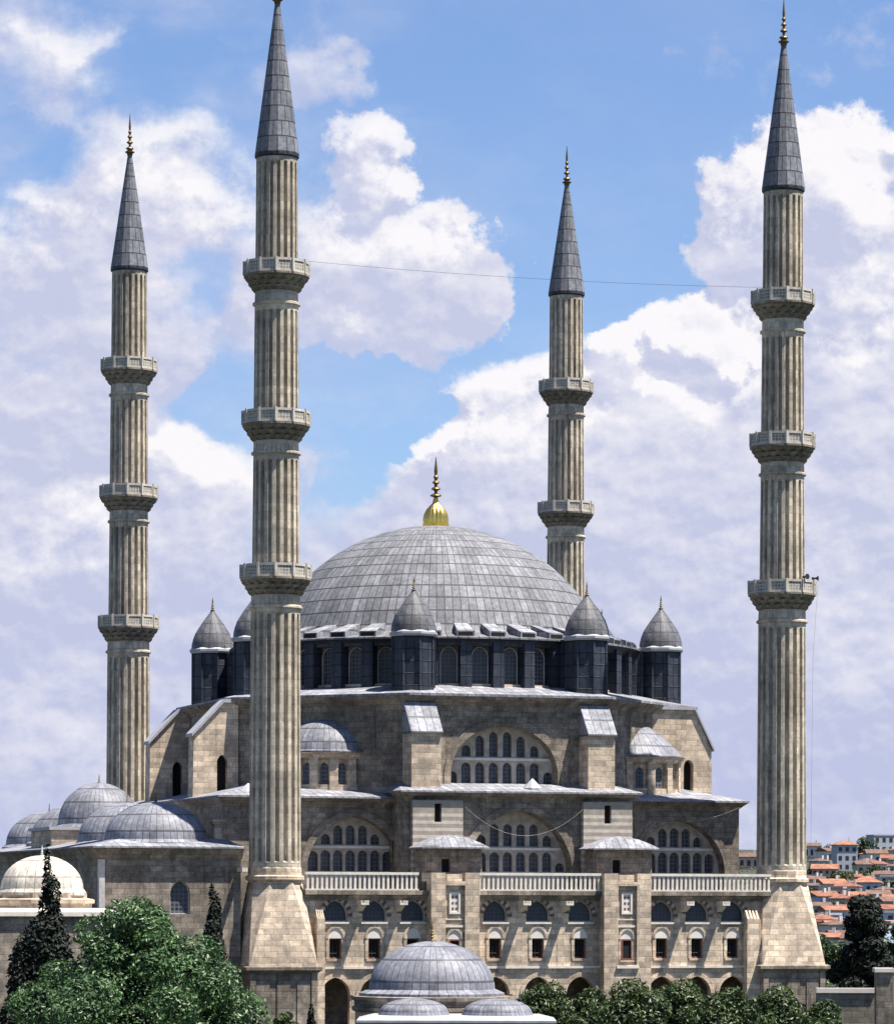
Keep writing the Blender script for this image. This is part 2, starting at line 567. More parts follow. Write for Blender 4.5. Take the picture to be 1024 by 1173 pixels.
def window(name, F, outline, d, parent=MQ, mat=GLASS, frame_w=.0, fmat=MARBLE_G):
    """a glazed arched or square opening: pane, with an optional frame as its sub-part"""
    mb = MB(); mb.panel(F, outline, [], d - .06, d)
    o = mb.obj(name, mat, parent)
    if frame_w:
        us = [p[0] for p in outline]; zs = [p[1] for p in outline]
        cu, cz = (min(us) + max(us)) / 2, (min(zs) + max(zs)) / 2
        sx = 1 - 2 * frame_w / (max(us) - min(us)); sz = 1 - 2 * frame_w / (max(zs) - min(zs))
        inner = [(cu + (u - cu) * sx, cz + (z - cz) * sz) for u, z in outline]
        m2 = MB(); m2.panel(F, outline, [inner], d + .004, d + .1)
        m2.obj('frame', fmat, o)
    return o


FG = FY(-1.0)      # gallery wall plane
BAYS = [[4.4, 7.42, 10.42], [16.9, 20.3, 23.7], [30.3, 33.2, 36.15]]
X0, X1 = 2.0, 39.1
# gallery wall with its three rows of openings
holes = []; 
for bay in BAYS:
    for x in bay:
        holes += [arch(x, .95, 9.35, 9.75, 1.25, 7), rect(x - .47, x + .47, 6.6, 8.1), arch(x, 1.12, 1.2, 3.9, 1.3, 8)]
mb = MB(); mb.panel(FG, rect(X0, X1, 0, 11.3), holes, -.55, 0)
part(mb, 'gallery_wall', STONE)
mb = MB()
mb.box(X0, X0 + .5, -.44, 6.4, 0, 11.3); mb.box(X1 - .5, X1, -.44, 6.4, 0, 11.3)
mb.box(X0 + .5, X1 - .5, 3.0, 3.5, 0, 11.3)
part(mb, 'gallery_end_wall', STONE_OLD_SHADED)
mb = MB(); mb.box(X0 + .5, X1 - .5, -.44, 3.0, 5.5, 5.8)
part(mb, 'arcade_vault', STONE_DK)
mb = MB(); mb.box(X0, X1, -1.0, 6.5, 11.32, 11.6)
part(mb, 'terrace_floor', LEAD)
# cornice below the balustrade, between the piers
SEGS = [(1.95, 11.45), (15.3, 25.2), (29.02, 39.1)]
for a, c in SEGS:
    mb = MB()
    mb.box(a, c, -1.22, -1.003, 10.98, 11.16); mb.box(a, c, -1.40, -1.003, 11.163, 11.38); mb.box(a, c, -1.62, -1.003, 11.383, 11.70)
    part(mb, 'cornice', STONE_OLD_SHADED)
    mb = MB()
    a2, c2 = (a, c - .75) if a < 5 else (a, c)
    mb.box(a2, c2, -1.58, -1.34, 11.703, 11.82); mb.box(a2, c2, -1.6, -1.32, 12.86, 13.06)
    n = int((c2 - a2) / .36)
    for i in range(n):
        u = a2 + (i + .5) * (c2 - a2) / n
        mb.box(u - .085, u + .085, -1.54, -1.38, 11.823, 12.857)
    part(mb, 'balustrade', MARBLE)
for a, c in [(3.4, 11.45), (15.3, 25.2), (29.02, 37.0)]:
    mb = MB(); mb.box(a, c, -1.2, -1.003, 5.84, 6.02)
    part(mb, 'string_course', MARBLE)
# windows of the gallery
for bay in BAYS:
    for x in bay:
        window('gallery_window', FG, arch(x, .95, 9.35, 9.75, 1.25, 7), -.3, mat=GLASS_B, frame_w=.08)
        mb = MB(); inn = arch(x, .95, 9.75, 9.75, 1.25, 8); out = arch(x, 1.3, 9.75, 9.75, 1.62, 8)
        k = len(inn)
        for j in range(k - 1):      # alternating light and dark voussoirs
            mb.mi = j % 2
            mb.ring(FG, inn[j:j + 2], out[j:j + 2], .004, .07 + .01 * (j % 2))
        mb.mi = 0
        part(mb, 'voussoir_arch', [STONE, DARKST])
        mb = MB(); mb.box(x - 1.05, x + 1.05, -1.16, -1.003, 9.2, 9.34)
        part(mb, 'window_sill', MARBLE)
        w = window('casement_window', FG, rect(x - .465, x + .465, 6.602, 8.098), -.34, mat=DARK, frame_w=.11, fmat=WOOD)
        m2 = MB()
        for q in (-.16, .16): m2.tube([FG(x + q, -.2, 6.6), FG(x + q, -.2, 8.1)], .022, 5)
        for q in (7.0, 7.4, 7.8): m2.tube([FG(x - .46, -.2, q), FG(x + .46, -.2, q)], .018, 5)
        m2.obj('grille', IRON, w)
        mb = MB(); mb.panel(FG, arch(x, .56, 8.12, 8.25, .66, 6), [], .003, .035)
        part(mb, 'window_tympanum', PLASTER)
        mb = MB(); mb.ring(FG, arch(x, .56, 8.12, 8.25, .66, 6), arch(x, .74, 8.12, 8.25, .88, 6), .002, .1)
        mb.box(x - .66, x + .66, -1.14, -1.003, 6.42, 6.595)
        for sx in (-1, 1): mb.box(x + sx * .6 - .12, x + sx * .6 + .12, -1.06, -1.003, 6.6, 8.118)
        part(mb, 'window_surround', STONE)
        mb = MB(); mb.ring(FG, arch(x, 1.12, 3.9, 3.9, 1.3, 8), arch(x, 1.42, 3.9, 3.9, 1.68, 8), .003, .12)
        part(mb, 'arcade_arch', STONE)
    for xs in ((bay[0] + bay[1]) / 2, (bay[1] + bay[2]) / 2):
        xs += .35
        mb = MB()
        mb.box(xs - .3, xs + .3, -2.5, -.9, 10.62, 10.78)
        mb.box(xs - .3, xs - .2, -2.5, -1.003, 10.783, 10.95); mb.box(xs + .2, xs + .3, -2.5, -1.003, 10.783, 10.95)
        mb.loft([[(xs - .22, -1.003, 10.1), (xs + .22, -1.003, 10.1), (xs + .22, -1.003, 10.617), (xs - .22, -1.003, 10.617)],
                 [(xs - .22, -1.9, 10.5), (xs + .22, -1.9, 10.5), (xs + .22, -1.9, 10.617), (xs - .22, -1.9, 10.617)]])
        part(mb, 'water_spout', MARBLE)
# the two piers of the gallery, each with a recessed panel, a carved plaque and a window
for pc in (13.38, 27.1):
    a, c = pc - 1.9, pc + 1.9
    FP = FY(-2.2)
    mb = MB()
    outl = [(a, 0), (a, 13.06), (pc - .78, 13.06), (pc - .78, 12.42), (pc + .78, 12.42), (pc + .78, 13.06), (c, 13.06), (c, 0)]
    mb.panel(FP, outl, [rect(pc - .76, pc + .76, 6.1, 12.1)], -.28, 0)
    mb.box(a, c, -1.918, -1.004, 0, 12.4); mb.box(a, a + 1.12, -1.918, .3, 12.403, 13.055); mb.box(c - 1.12, c, -1.918, .3, 12.403, 13.055)
    part(mb, 'gallery_pier', STONE)
    mb = MB(); mb.box(pc - .6, pc + .6, -1.95, -1.5, 12.423, 12.95)
    part(mb, 'pier_block', STONE)
    FR = FY(-1.919)
    mb = MB(); mb.panel(FR, rect(pc - .43, pc + .43, 9.95, 11.6), [rect(pc - .3, pc + .3, 10.1, 11.45)], .003, .12)
    mb.panel(FR, rect(pc - .3, pc + .3, 10.1, 11.45), [], .002, .035)
    mb.mi = 1
    for zz in (10.35, 10.78, 11.2):
        for dx in (-.14, .14):
            mb.panel(FR, [(pc + dx + .1 * math.cos(q * PI / 3), zz + .12 * math.sin(q * PI / 3)) for q in range(6)], [], .036, .05)
    mb.mi = 0
    part(mb, 'carved_plaque', [PLASTER, DARKST])
    mb = MB(); mb.box(pc - .75, pc + .75, -2.08, -1.922, 8.95, 9.12); mb.box(pc - .75, pc + .75, -2.02, -1.922, 9.5, 9.6)
    mb.box(pc - .9, pc + .9, -2.36, -2.203, 5.84, 6.02)
    part(mb, 'pier_ledge', MARBLE)
    w = window('casement_window', FR, rect(pc - .42, pc + .42, 6.5, 8.05), .02, mat=DARK, frame_w=.1, fmat=WOOD)
    mb = MB(); mb.panel(FR, arch(pc, .5, 8.06, 8.15, .6, 6), [], .003, .05); part(mb, 'window_tympanum', PLASTER)
    mb = MB(); mb.ring(FR, arch(pc, .5, 8.06, 8.15, .6, 6), arch(pc, .66, 8.06, 8.15, .8, 6), .002, .13)
    mb.box(pc - .6, pc + .6, -2.06, -1.922, 6.3, 6.47)
    for sx in (-1, 1): mb.box(pc + sx * .54 - .1, pc + sx * .54 + .1, -2.0, -1.922, 6.5, 8.055)
    part(mb, 'window_surround', STONE)
    # stair turret behind the pier with a low lead roof
    q0 = pc + .65
    mb = MB(); mb.panel(FY(.35), rect(q0 - 2.25, q0 + 2.25, 11.603, 14.85), [rect(q0 - .95, q0 - .3, 13.1, 14.1)], -.4, 0)
    mb.box(q0 - 2.25, q0 + 2.25, .753, 2.9, 11.603, 14.85)
    tr = part(mb, 'stair_turret', STONE_OLD_SHADED)
    mb = MB(); mb.panel(FY(.74), rect(q0 - .95, q0 - .3, 13.1, 14.1), [], 0, .05); mb.obj('niche', DARK, tr)
    mb = MB(); hw, hd = 2.7, 1.75; yc = 1.55
    rr = []
    for kx, zz in ((1, 14.87), (1, 14.98), (.8, 15.3), (.5, 15.68), (.2, 15.88), (.02, 15.93)):
        rr.append([(q0 - hw * kx, yc - hd * kx, zz), (q0 - hw * kx * .5, yc - hd * kx * 1.05, zz + .02), (q0 + hw * kx * .5, yc - hd * kx * 1.05, zz + .02), (q0 + hw * kx, yc - hd * kx, zz), (q0 + hw * kx, yc + hd * kx, zz), (q0 - hw * kx, yc + hd * kx, zz)])
    mb.loft(rr); mb.obj('turret_roof', LEAD, tr)


# --- tympanum: arch opening in a wall, infill set back, two rows of windows
def tympanum(y, wall_rect, c, a, zs, h, z0, rec, up_n, lo_n, sp, z_lo, z_mid, z_up, wmat):
    F = FY(y)
    big = arch(c, a, z0, zs, h, 14)
    mb = MB(); mb.panel(F, wall_rect, [big], -rec - .02, 0)
    part(mb, 'arched_wall', wmat)
    mb = MB(); mb.ring(F, arch(c, a + .02, z0, zs, h + .02, 14), arch(c, a + .55, z0, zs, h + .6, 14), .003, .09)
    part(mb, 'great_arch', STONE_OLD_SHADED)

    def top(u):     # height of the arch intrados at u
        du = abs(u - c)
        if h < a: return zs + h * math.sqrt(max(1 - (du / a) ** 2, 0))
        Rr = (a * a + h * h) / (2 * a); ox = -a + Rr
        v = Rr * Rr - (du + ox) ** 2
        return zs + math.sqrt(max(v, 0))
    outl = [(u * .999 + c * .001, z) for u, z in big]
    hs = []; ww = .35
    for ww, n, zb, zt in ((.385, lo_n, z_lo, z_mid - .24), (.36, up_n, z_mid + .2, z_up)):
        for i in range(n):
            u = c + (i - (n - 1) / 2) * sp
            tt = min(zt, top(abs(u - c) + ww + c) - .28)
            if tt - zb > .55: hs.append(arch(u, ww, zb, tt - .4, .4, 5))
    mb = MB(); mb.panel(F, outl, hs, -rec - .5, -rec)
    ty = part(mb, 'tympanum', TRACERY)
    hw = 0
    for q in range(60):
        u = a * q / 60
        if top(c + u) > z_mid + .15: hw = u
    mb = MB(); mb.box(c - hw, c + hw, y + rec - .16, y + rec - .003, z_mid - .1, z_mid + .1)
    mb.obj('ledge', MARBLE, ty)
    for hl in hs:
        window('tympanum_window', F, hl, -rec - .36, ty, GLASS, 0)
    return ty


# level 2: two side blocks and the projecting middle block
tympanum(6.5, rect(-2.4, 11.2, 11.0, 18.55), 8.0, 3.8, 13.1, 4.3, 11.65, 1.15, 5, 7, .99, 13.2, 15.05, 16.75, STONE_OLD_SHADED)
tympanum(6.5, rect(29.5, 39.7, 11.0, 18.55), 34.65, 3.8, 13.1, 4.25, 11.65, 1.15, 5, 7, .99, 13.2, 15.05, 16.75, STONE_OLD_SHADED)
tympanum(3.5, rect(11.1, 29.6, 11.0, 18.95), 20.35, 4.25, 13.1, 4.8, 11.65, 1.35, 6, 8, 1.07, 13.2, 14.95, 16.9, STONE_OLD_SHADED)
mb = MB()
mb.box(-2.4, -1.8, 7.7, 44.1, 0, 18.55); mb.box(39.1, 39.7, 7.7, 44.1, 0, 18.55); mb.box(-1.8, 39.1, 43.5, 44.1, 0, 18.55)
mb.box(-2.4, 2.0, 6.5, 7.2, 0, 10.99)
part(mb, 'hall_side_wall', STONE_OLD_SHADED)
for xa in (11.1, 29.0):
    mb = MB(); mb.box(xa, xa + .6, 4.9, 8.5, 11, 18.95)
    part(mb, 'block_return_wall', STONE_OLD_SHADED)


def lead_roof(x0, x1, y0, y1, z, ix0, ix1, iy0, iy1, iz, over=(.8, .5)):
    oy, ox = over
    def rc(ax, bx, ay, by, zz): return [(ax, ay, zz), (bx, ay, zz), (bx, by, zz), (ax, by, zz)]
    mb = MB()
    mb.loft([rc(x0 - .05, x1 + .05, y0 - .05, y1 + .05, z - .45), rc(x0 - .25, x1 + .25, y0 - oy * .4, y1 + .3, z - .25), rc(x0 - ox, x1 + ox, y0 - oy, y1 + oy, z)], False, True)
    part(mb, 'eaves', STONE_OLD_SHADED)
    mb = MB()
    e = .05
    mb.loft([rc(x0 - ox - e, x1 + ox + e, y0 - oy - e, y1 + oy + e, z + .004), rc(x0 - ox - e, x1 + ox + e, y0 - oy - e, y1 + oy + e, z + .14), rc(ix0, ix1, iy0, iy1, iz)])
    part(mb, 'lead_roof', LEAD)


lead_roof(-2.4, 39.7, 6.5, 44.1, 18.75, 2.5, 36.6, 13, 38, 20.15)
lead_roof(11.1, 29.6, 3.5, 8.0, 19.2, 11.6, 29.1, 6.6, 7.6, 20.05)
# banded piers at both ends of the middle block
BAND, t, b = new_mat('banded_stone')
P, u, z = wall_uv(t)
sq = t.m('MULTIPLY', t.m('GREATER_THAN', t.m('FRACT', t.m('DIVIDE', z, .55)), .55), t.m('LESS_THAN', z, 17.75))
n1, _ = t.noise(P, 2.0, 5, .6)
g = t.lin(n1, .25, .75, .7, 1.25)
t.put(b.inputs['Base Color'], t.vm('MULTIPLY', t.mix(sq, C4((.27, .235, .195)), C4((.45, .40, .335))), t.xyz(g, g, g)))
b.inputs['Roughness'].default_value = .85
for pc in (13.6, 27.35):
    F = FY(2.95)
    mb = MB()
    mb.panel(F, rect(pc - 2.0, pc + 2.0, 11.65, 18.6), [rect(pc - .28, pc + .28, 16.95, 18.35)], -.543, 0)
    o = part(mb, 'banded_pier', BAND)
    mb = MB(); mb.panel(F, rect(pc - .28, pc + .28, 16.95, 18.35), [], -.5, -.42); mb.obj('slit_window', DARK, o)
# level 3: octagonal body
AP = 19.2; RV = AP / math.cos(PI / 8)
Z3 = 26.25
for kf in range(8):
    phi = -PI / 2 + kf * PI / 4
    F = frame(CX0 + AP * math.cos(phi), CY0 + AP * math.sin(phi), phi)
    hw = AP * math.tan(PI / 8)
    if kf == 0: continue
    mb = MB(); mb.panel(F, rect(-hw, hw, 18.6, Z3), [], -.6, 0)
    part(mb, 'octagon_wall', STONE_OLD_SHADED)
tympanum(6.1, rect(CX0 - 7.95, CX0 + 7.95, 18.6, Z3), 19.95, 4.35, 20.75, 3.75, 19.4, .98, 6, 8, 1.12, 20.05, 21.95, 24.1, STONE_OLD_SHADED)


def octring(ap, z): return ngon(CX0, CY0, ap / math.cos(PI / 8), z)


mb = MB(); mb.loft([octring(19.18, 25.9), octring(19.4, 26.3), octring(19.55, 26.32), octring(19.95, 26.72)], False, True)
part(mb, 'octagon_cornice', STONE_OLD_SHADED)
mb = MB(); mb.loft([octring(20.0, 26.73), octring(20.0, 26.92), octring(15.6, 27.85)])
part(mb, 'octagon_roof', LEAD)
# corner piers with lead slopes
for a, c in ((11.8, 14.15), (26.1, 28.3)):
    mb = MB(); mb.box(a, c, 4.0, 6.4, 18.9, 23.9)
    pr = part(mb, 'corner_pier', STONE)
    mb = MB()
    mb.loft([[(a - .1, 3.78, 23.75), (c + .1, 3.78, 23.75), (c + .1, 6.3, 23.75), (a - .1, 6.3, 23.75)], [(a - .1, 3.78, 23.9), (c + .1, 3.78, 23.9), (c + .1, 6.3, 23.92), (a - .1, 6.3, 23.92)],
             [(a - .1, 5.75, 26.2), (c + .1, 5.75, 26.2), (c + .1, 6.3, 26.2), (a - .1, 6.3, 26.2)]])
    mb.obj('pier_slope', LEAD, pr)
# exedrae with half domes on the diagonal faces
for th in (-135, -45, 45, 135):
    ph = R_(th); dd = 18.2 if th in (-135, 135) else 17.5; r0 = 3.55 if th in (-135, 135) else 4.25
    ec = (CX0 + dd * math.cos(ph), CY0 + dd * math.sin(ph))
    F = frame(ec[0], ec[1], ph)
    mb = MB(); n = 7
    core = [(r0 - .42) * 1.0, (r0)]
    mb.lathe(ec[0], ec[1], [(r0 - .4, 18.8), (r0 - .4, 22.4)], 14, ph - PI / 2, PI)
    for j in range(n + 1):
        aa = ph - PI / 2 + PI * j / n
        G = frame(ec[0] + r0 * math.cos(aa), ec[1] + r0 * math.sin(aa), aa)
        mb.box(-.33, .33, -.7, .0, 19.2, 22.0, G)
    mb.lathe(ec[0], ec[1], [(r0 - .05, 18.8), (r0 - .05, 19.9)], 14, ph - PI / 2, PI)
    mb.lathe(ec[0], ec[1], [(r0 - .04, 21.98), (r0 + .05, 22.05), (r0 + .3, 22.4)], 14, ph - PI / 2, PI)
    ex = part(mb, 'exedra', STONE)
    for j in range(n):
        aa = ph - PI / 2 + PI * (j + .5) / n
        G = frame(ec[0] + (r0 - .44) * math.cos(aa), ec[1] + (r0 - .44) * math.sin(aa), aa)
        window('exedra_window', G, arch(0, .3, 19.95, 21.2, .4, 5), .07, ex, GLASS)
    mixc, rise = (.1, 2.6) if th in (-135, 135) else (.5, 2.9)
    mb = MB()
    pf = [(r0 + .35, 22.42), (r0 + .35, 22.52)] + [(r0 * ((1 - mixc) * math.cos(q * PI / 20) + mixc * (1 - math.sin(q * PI / 20))) + .05, 22.6 + rise * math.sin(q * PI / 20)) for q in range(10)] + [(.05, 22.62 + rise)]
    mb.lathe(ec[0], ec[1], pf, 24, ph - PI * .62, PI * 1.24)
    mb.obj('half_dome', LEAD_SM, ex, (ec[0], ec[1], 21.9), smooth=True)


# sloped buttresses on the two long sides
def fin(xa, xb, yc, th, ztop, zlow, xflat, niche=True):
    """wall standing out sideways from xa (body) to xb (outer end) with a sloped coping"""
    F = FY(yc - th / 2)
    sgn = 1 if xb > xa else -1
    prof = [(xa, 18.7), (xa, ztop), (xflat, ztop), (xb, zlow), (xb + sgn * .08, 18.7)]
    xn = xa + (xb - xa) * .36 if sgn < 0 else xa + (xb - xa) * .62
    hole = [arch(xn, .42, 19.4, 21.8, .6, 5)] if niche else []
    mb = MB(); mb.panel(F, prof, hole, -th, 0)
    o = part(mb, 'buttress', STONE)
    mb = MB()
    for (x0, z0), (x1, z1) in zip(prof[1:3], prof[2:4]):
        e = .18 * sgn if (x1, z1) == (xb, zlow) else 0
        zz = z1 - .12 if e else z1
        mb.loft([[(x0, yc - th / 2 - .2, z0 + .004), (x0, yc + th / 2 + .2, z0 + .004), (x0, yc + th / 2 + .2, z0 + .28), (x0, yc - th / 2 - .2, z0 + .28)],
                 [(x1 + e, yc - th / 2 - .2, zz + .004), (x1 + e, yc + th / 2 + .2, zz + .004), (x1 + e, yc + th / 2 + .2, zz + .28), (x1 + e, yc - th / 2 - .2, zz + .28)]])
    mb.obj('coping', LEAD_EDGE, o)
    if niche:
        mb = MB(); mb.panel(F, hole[0], [], -th * .6, -th * .4); mb.obj('buttress_niche', DARK, o)


for yc in (17.6, 33.0): fin(1.4, -2.2, yc, 1.7, 26.5, 23.9, .2)
for yc in (13.3, 37.3): fin(34.5, 39.7, yc, 1.7, 26.4, 23.2, 38.2)
# --- drum
RD = 16.3
mb = MB(); mb.lathe(CX0, CY0, [(RD - .75, 27.3), (RD - .75, 31.3)], 80)
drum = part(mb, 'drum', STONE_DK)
ring_a = [22.5 + 45 * k for k in range(8)]
for th in ring_a:
    for j in range(1, 5):
        aa = R_(th + 9 * j)
        G = frame(CX0 + (RD - .74) * math.cos(aa), CY0 + (RD - .74) * math.sin(aa), aa)
        window('drum_window', G, arch(0, .68, 27.9, 30.1, .8, 6), .05, drum, GLASS, .06, MARBLE_G)
        mb = MB(); mb.box(-.95, .95, 0, .5, 27.4, 27.95, G)
        for sx in (-1, 1): mb.box(sx * .98 - .12, sx * .98 + .12, 0, .3, 27.95, 30.9, G)
        mb.obj('window_jamb', STONE, drum)
    for j in range(0, 5):
        aa = R_(th + 9 * j + 4.5)
        G = frame(CX0 + RD * math.cos(aa), CY0 + RD * math.sin(aa), aa)
        mb = MB(); mb.box(-.45, .45, -.8, .42, 27.2, 31.3, G)
        part(mb, 'drum_pilaster', LEAD_DK)
        mb = MB()   # lead-covered hood of the pilaster at the foot of the dome
        vs = []
        mb.loft([[G(-.7, .25, 31.6), G(.7, .25, 31.6), G(.7, .25, 32.08), G(-.7, .25, 32.08)], [G(-.55, -2.4, 31.9), G(.55, -2.4, 31.9), G(.55, -2.4, 32.85), G(-.55, -2.4, 32.85)]])
        hood = part(mb, 'dome_hood', LEAD)
        mb = MB(); mb.panel(G, rect(-.56, .56, 31.7, 31.98), [], .253, .28); mb.obj('vent', DARK, hood)
mb = MB(); mb.lathe(CX0, CY0, [(RD + .1, 30.9), (RD + .25, 31.15), (RD + .62, 31.3), (RD + .62, 31.42)], 80)
part(mb, 'drum_cornice', LEAD_DK)
# --- great dome
ZC = 26.7; RDM = 15.2
mb = MB()
prof = [(RD + .7, 31.43), (RD + .7, 31.56), (14.6, 32.0)]
a_0 = math.asin((32.3 - ZC) / RDM)
for q in range(25):
    aa = a_0 + (PI / 2 - a_0) * q / 24
    prof.append((max(RDM * math.cos(aa), .02), ZC + RDM * math.sin(aa)))
mb.lathe(CX0, CY0, prof, 128, cap0=True)
DOME = part(mb, 'dome', LEAD_DOME, org=(CX0, CY0, ZC), smooth=True)
mb = MB()
z = 41.85
pf = [(1.12, z), (1.16, z + .3)]
mb.lathe(CX0, CY0, [(1.08, z - .1), (1.1, z + .25)], 24)
rings = []
for r, zz in ((1.05, z + .25), (1.08, z + .6), (1.0, z + 1.0), (.82, z + 1.4), (.56, z + 1.7), (.3, z + 1.95), (.18, z + 2.4)):
    rings.append([(CX0 + r * (1 if j % 2 else .93) * math.cos(j * PI / 20), CY0 + r * (1 if j % 2 else .93) * math.sin(j * PI / 20), zz) for j in range(40)])
mb.loft(rings)
GB = mb.obj('gilded_bulb', GOLD, DOME, smooth=True)
mb = MB(); finial(mb, CX0, CY0, z + 2.3, 3.5, .5)
part(mb, 'dome_finial', BRONZE)
# --- eight weight turrets
for th in ring_a:
    tx, ty = CX0 + 18.6 * math.cos(R_(th)), CY0 + 18.6 * math.sin(R_(th))
    mb = MB(); mb.loft([ngon(tx, ty, 1.68, 27.0, 8, R_(th) + PI / 8), ngon(tx, ty, 1.68, 31.5, 8, R_(th) + PI / 8)])
    for q in range(8):
        aq = R_(th) + PI / 8 + q * PI / 4; mb.lathe(tx + 1.68 * math.cos(aq), ty + 1.68 * math.sin(aq), [(.11, 27.2), (.11, 31.45)], 6)
    mb.loft([ngon(tx, ty, 1.76, 27.1, 8, R_(th) + PI / 8), ngon(tx, ty, 1.76, 27.6, 8, R_(th) + PI / 8)])
    G = frame(CX0 + RD * math.cos(R_(th)), CY0 + RD * math.sin(R_(th)), R_(th))
    mb.box(-1.1, 1.1, -.9, .9, 27.1, 31.4, G)
    tu = part(mb, 'weight_turret', LEAD_DK)
    mb = MB(); mb.loft([ngon(tx, ty, 1.85, 31.4, 8, R_(th) + PI / 8), ngon(tx, ty, 1.95, 31.55, 8, R_(th) + PI / 8), ngon(tx, ty, 1.95, 31.72, 8, R_(th) + PI / 8), ngon(tx, ty, 1.8, 31.85, 8, R_(th) + PI / 8)])
    mb.obj('turret_eave', LEAD_EDGE, tu)
    mb = MB()
    mb.loft([ngon(tx, ty, r, zz, 16, R_(th) + PI / 8) for r, zz in ((1.76, 31.8), (1.75, 32.15), (1.64, 32.6), (1.45, 33.1), (1.14, 33.6), (.8, 34.1), (.46, 34.55), (.2, 34.9), (.1, 35.1))])
    mb.obj('turret_cap', LEAD_CAP, tu, (tx, ty, 31.0), smooth=True)
    mb = MB(); finial(mb, tx, ty, 34.95, 1.15, .22); mb.obj('turret_finial', BRONZE, tu)
# small caps on the roofs
for x, y, z, r in ((21.6, 4.2, 19.4, .75), (0.1, 8.5, 18.9, .9)):
    mb = MB(); mb.loft([ngon(x, y, r, z, 8), ngon(x, y, r, z + .25, 8), ngon(x, y, .05, z + 1.0, 8)]); part(mb, 'roof_vent', LEAD_EDGE)


# ------------------------------------------------------------------ minarets
def fluted(r0, z0, r1, z1, n=18, depth=.3):
    rings = []
    for r, z, d in ((r0, z0, 0), (r0, z0 + .35, 0), (r0, z0 + .5, 1), (r1, z1 - .55, 1), (r1, z1 - .35, 0), (r1, z1, 0)):
        ring = []
        for k in range(n):
            for fr, dd in ((-.5, 1.0), (-.27, 1.0), (-.23, .35), (-.12, 0), (.12, 0), (.23, .35), (.27, 1.0)):
                aa = (k + fr) * 2 * PI / n
                rr = r - depth * d * (1 - dd)
                ring.append((rr * math.cos(aa), rr * math.sin(aa), z))
        rings.append(ring)
    return rings


def star(r, z, n, amp, off):
    return [(r * (1 if j % 2 else amp) * math.cos(2 * PI * (j + off) / (2 * n)), r * (1 if j % 2 else amp) * math.sin(2 * PI * (j + off) / (2 * n)), z) for j in range(2 * n)]


MESH = {}


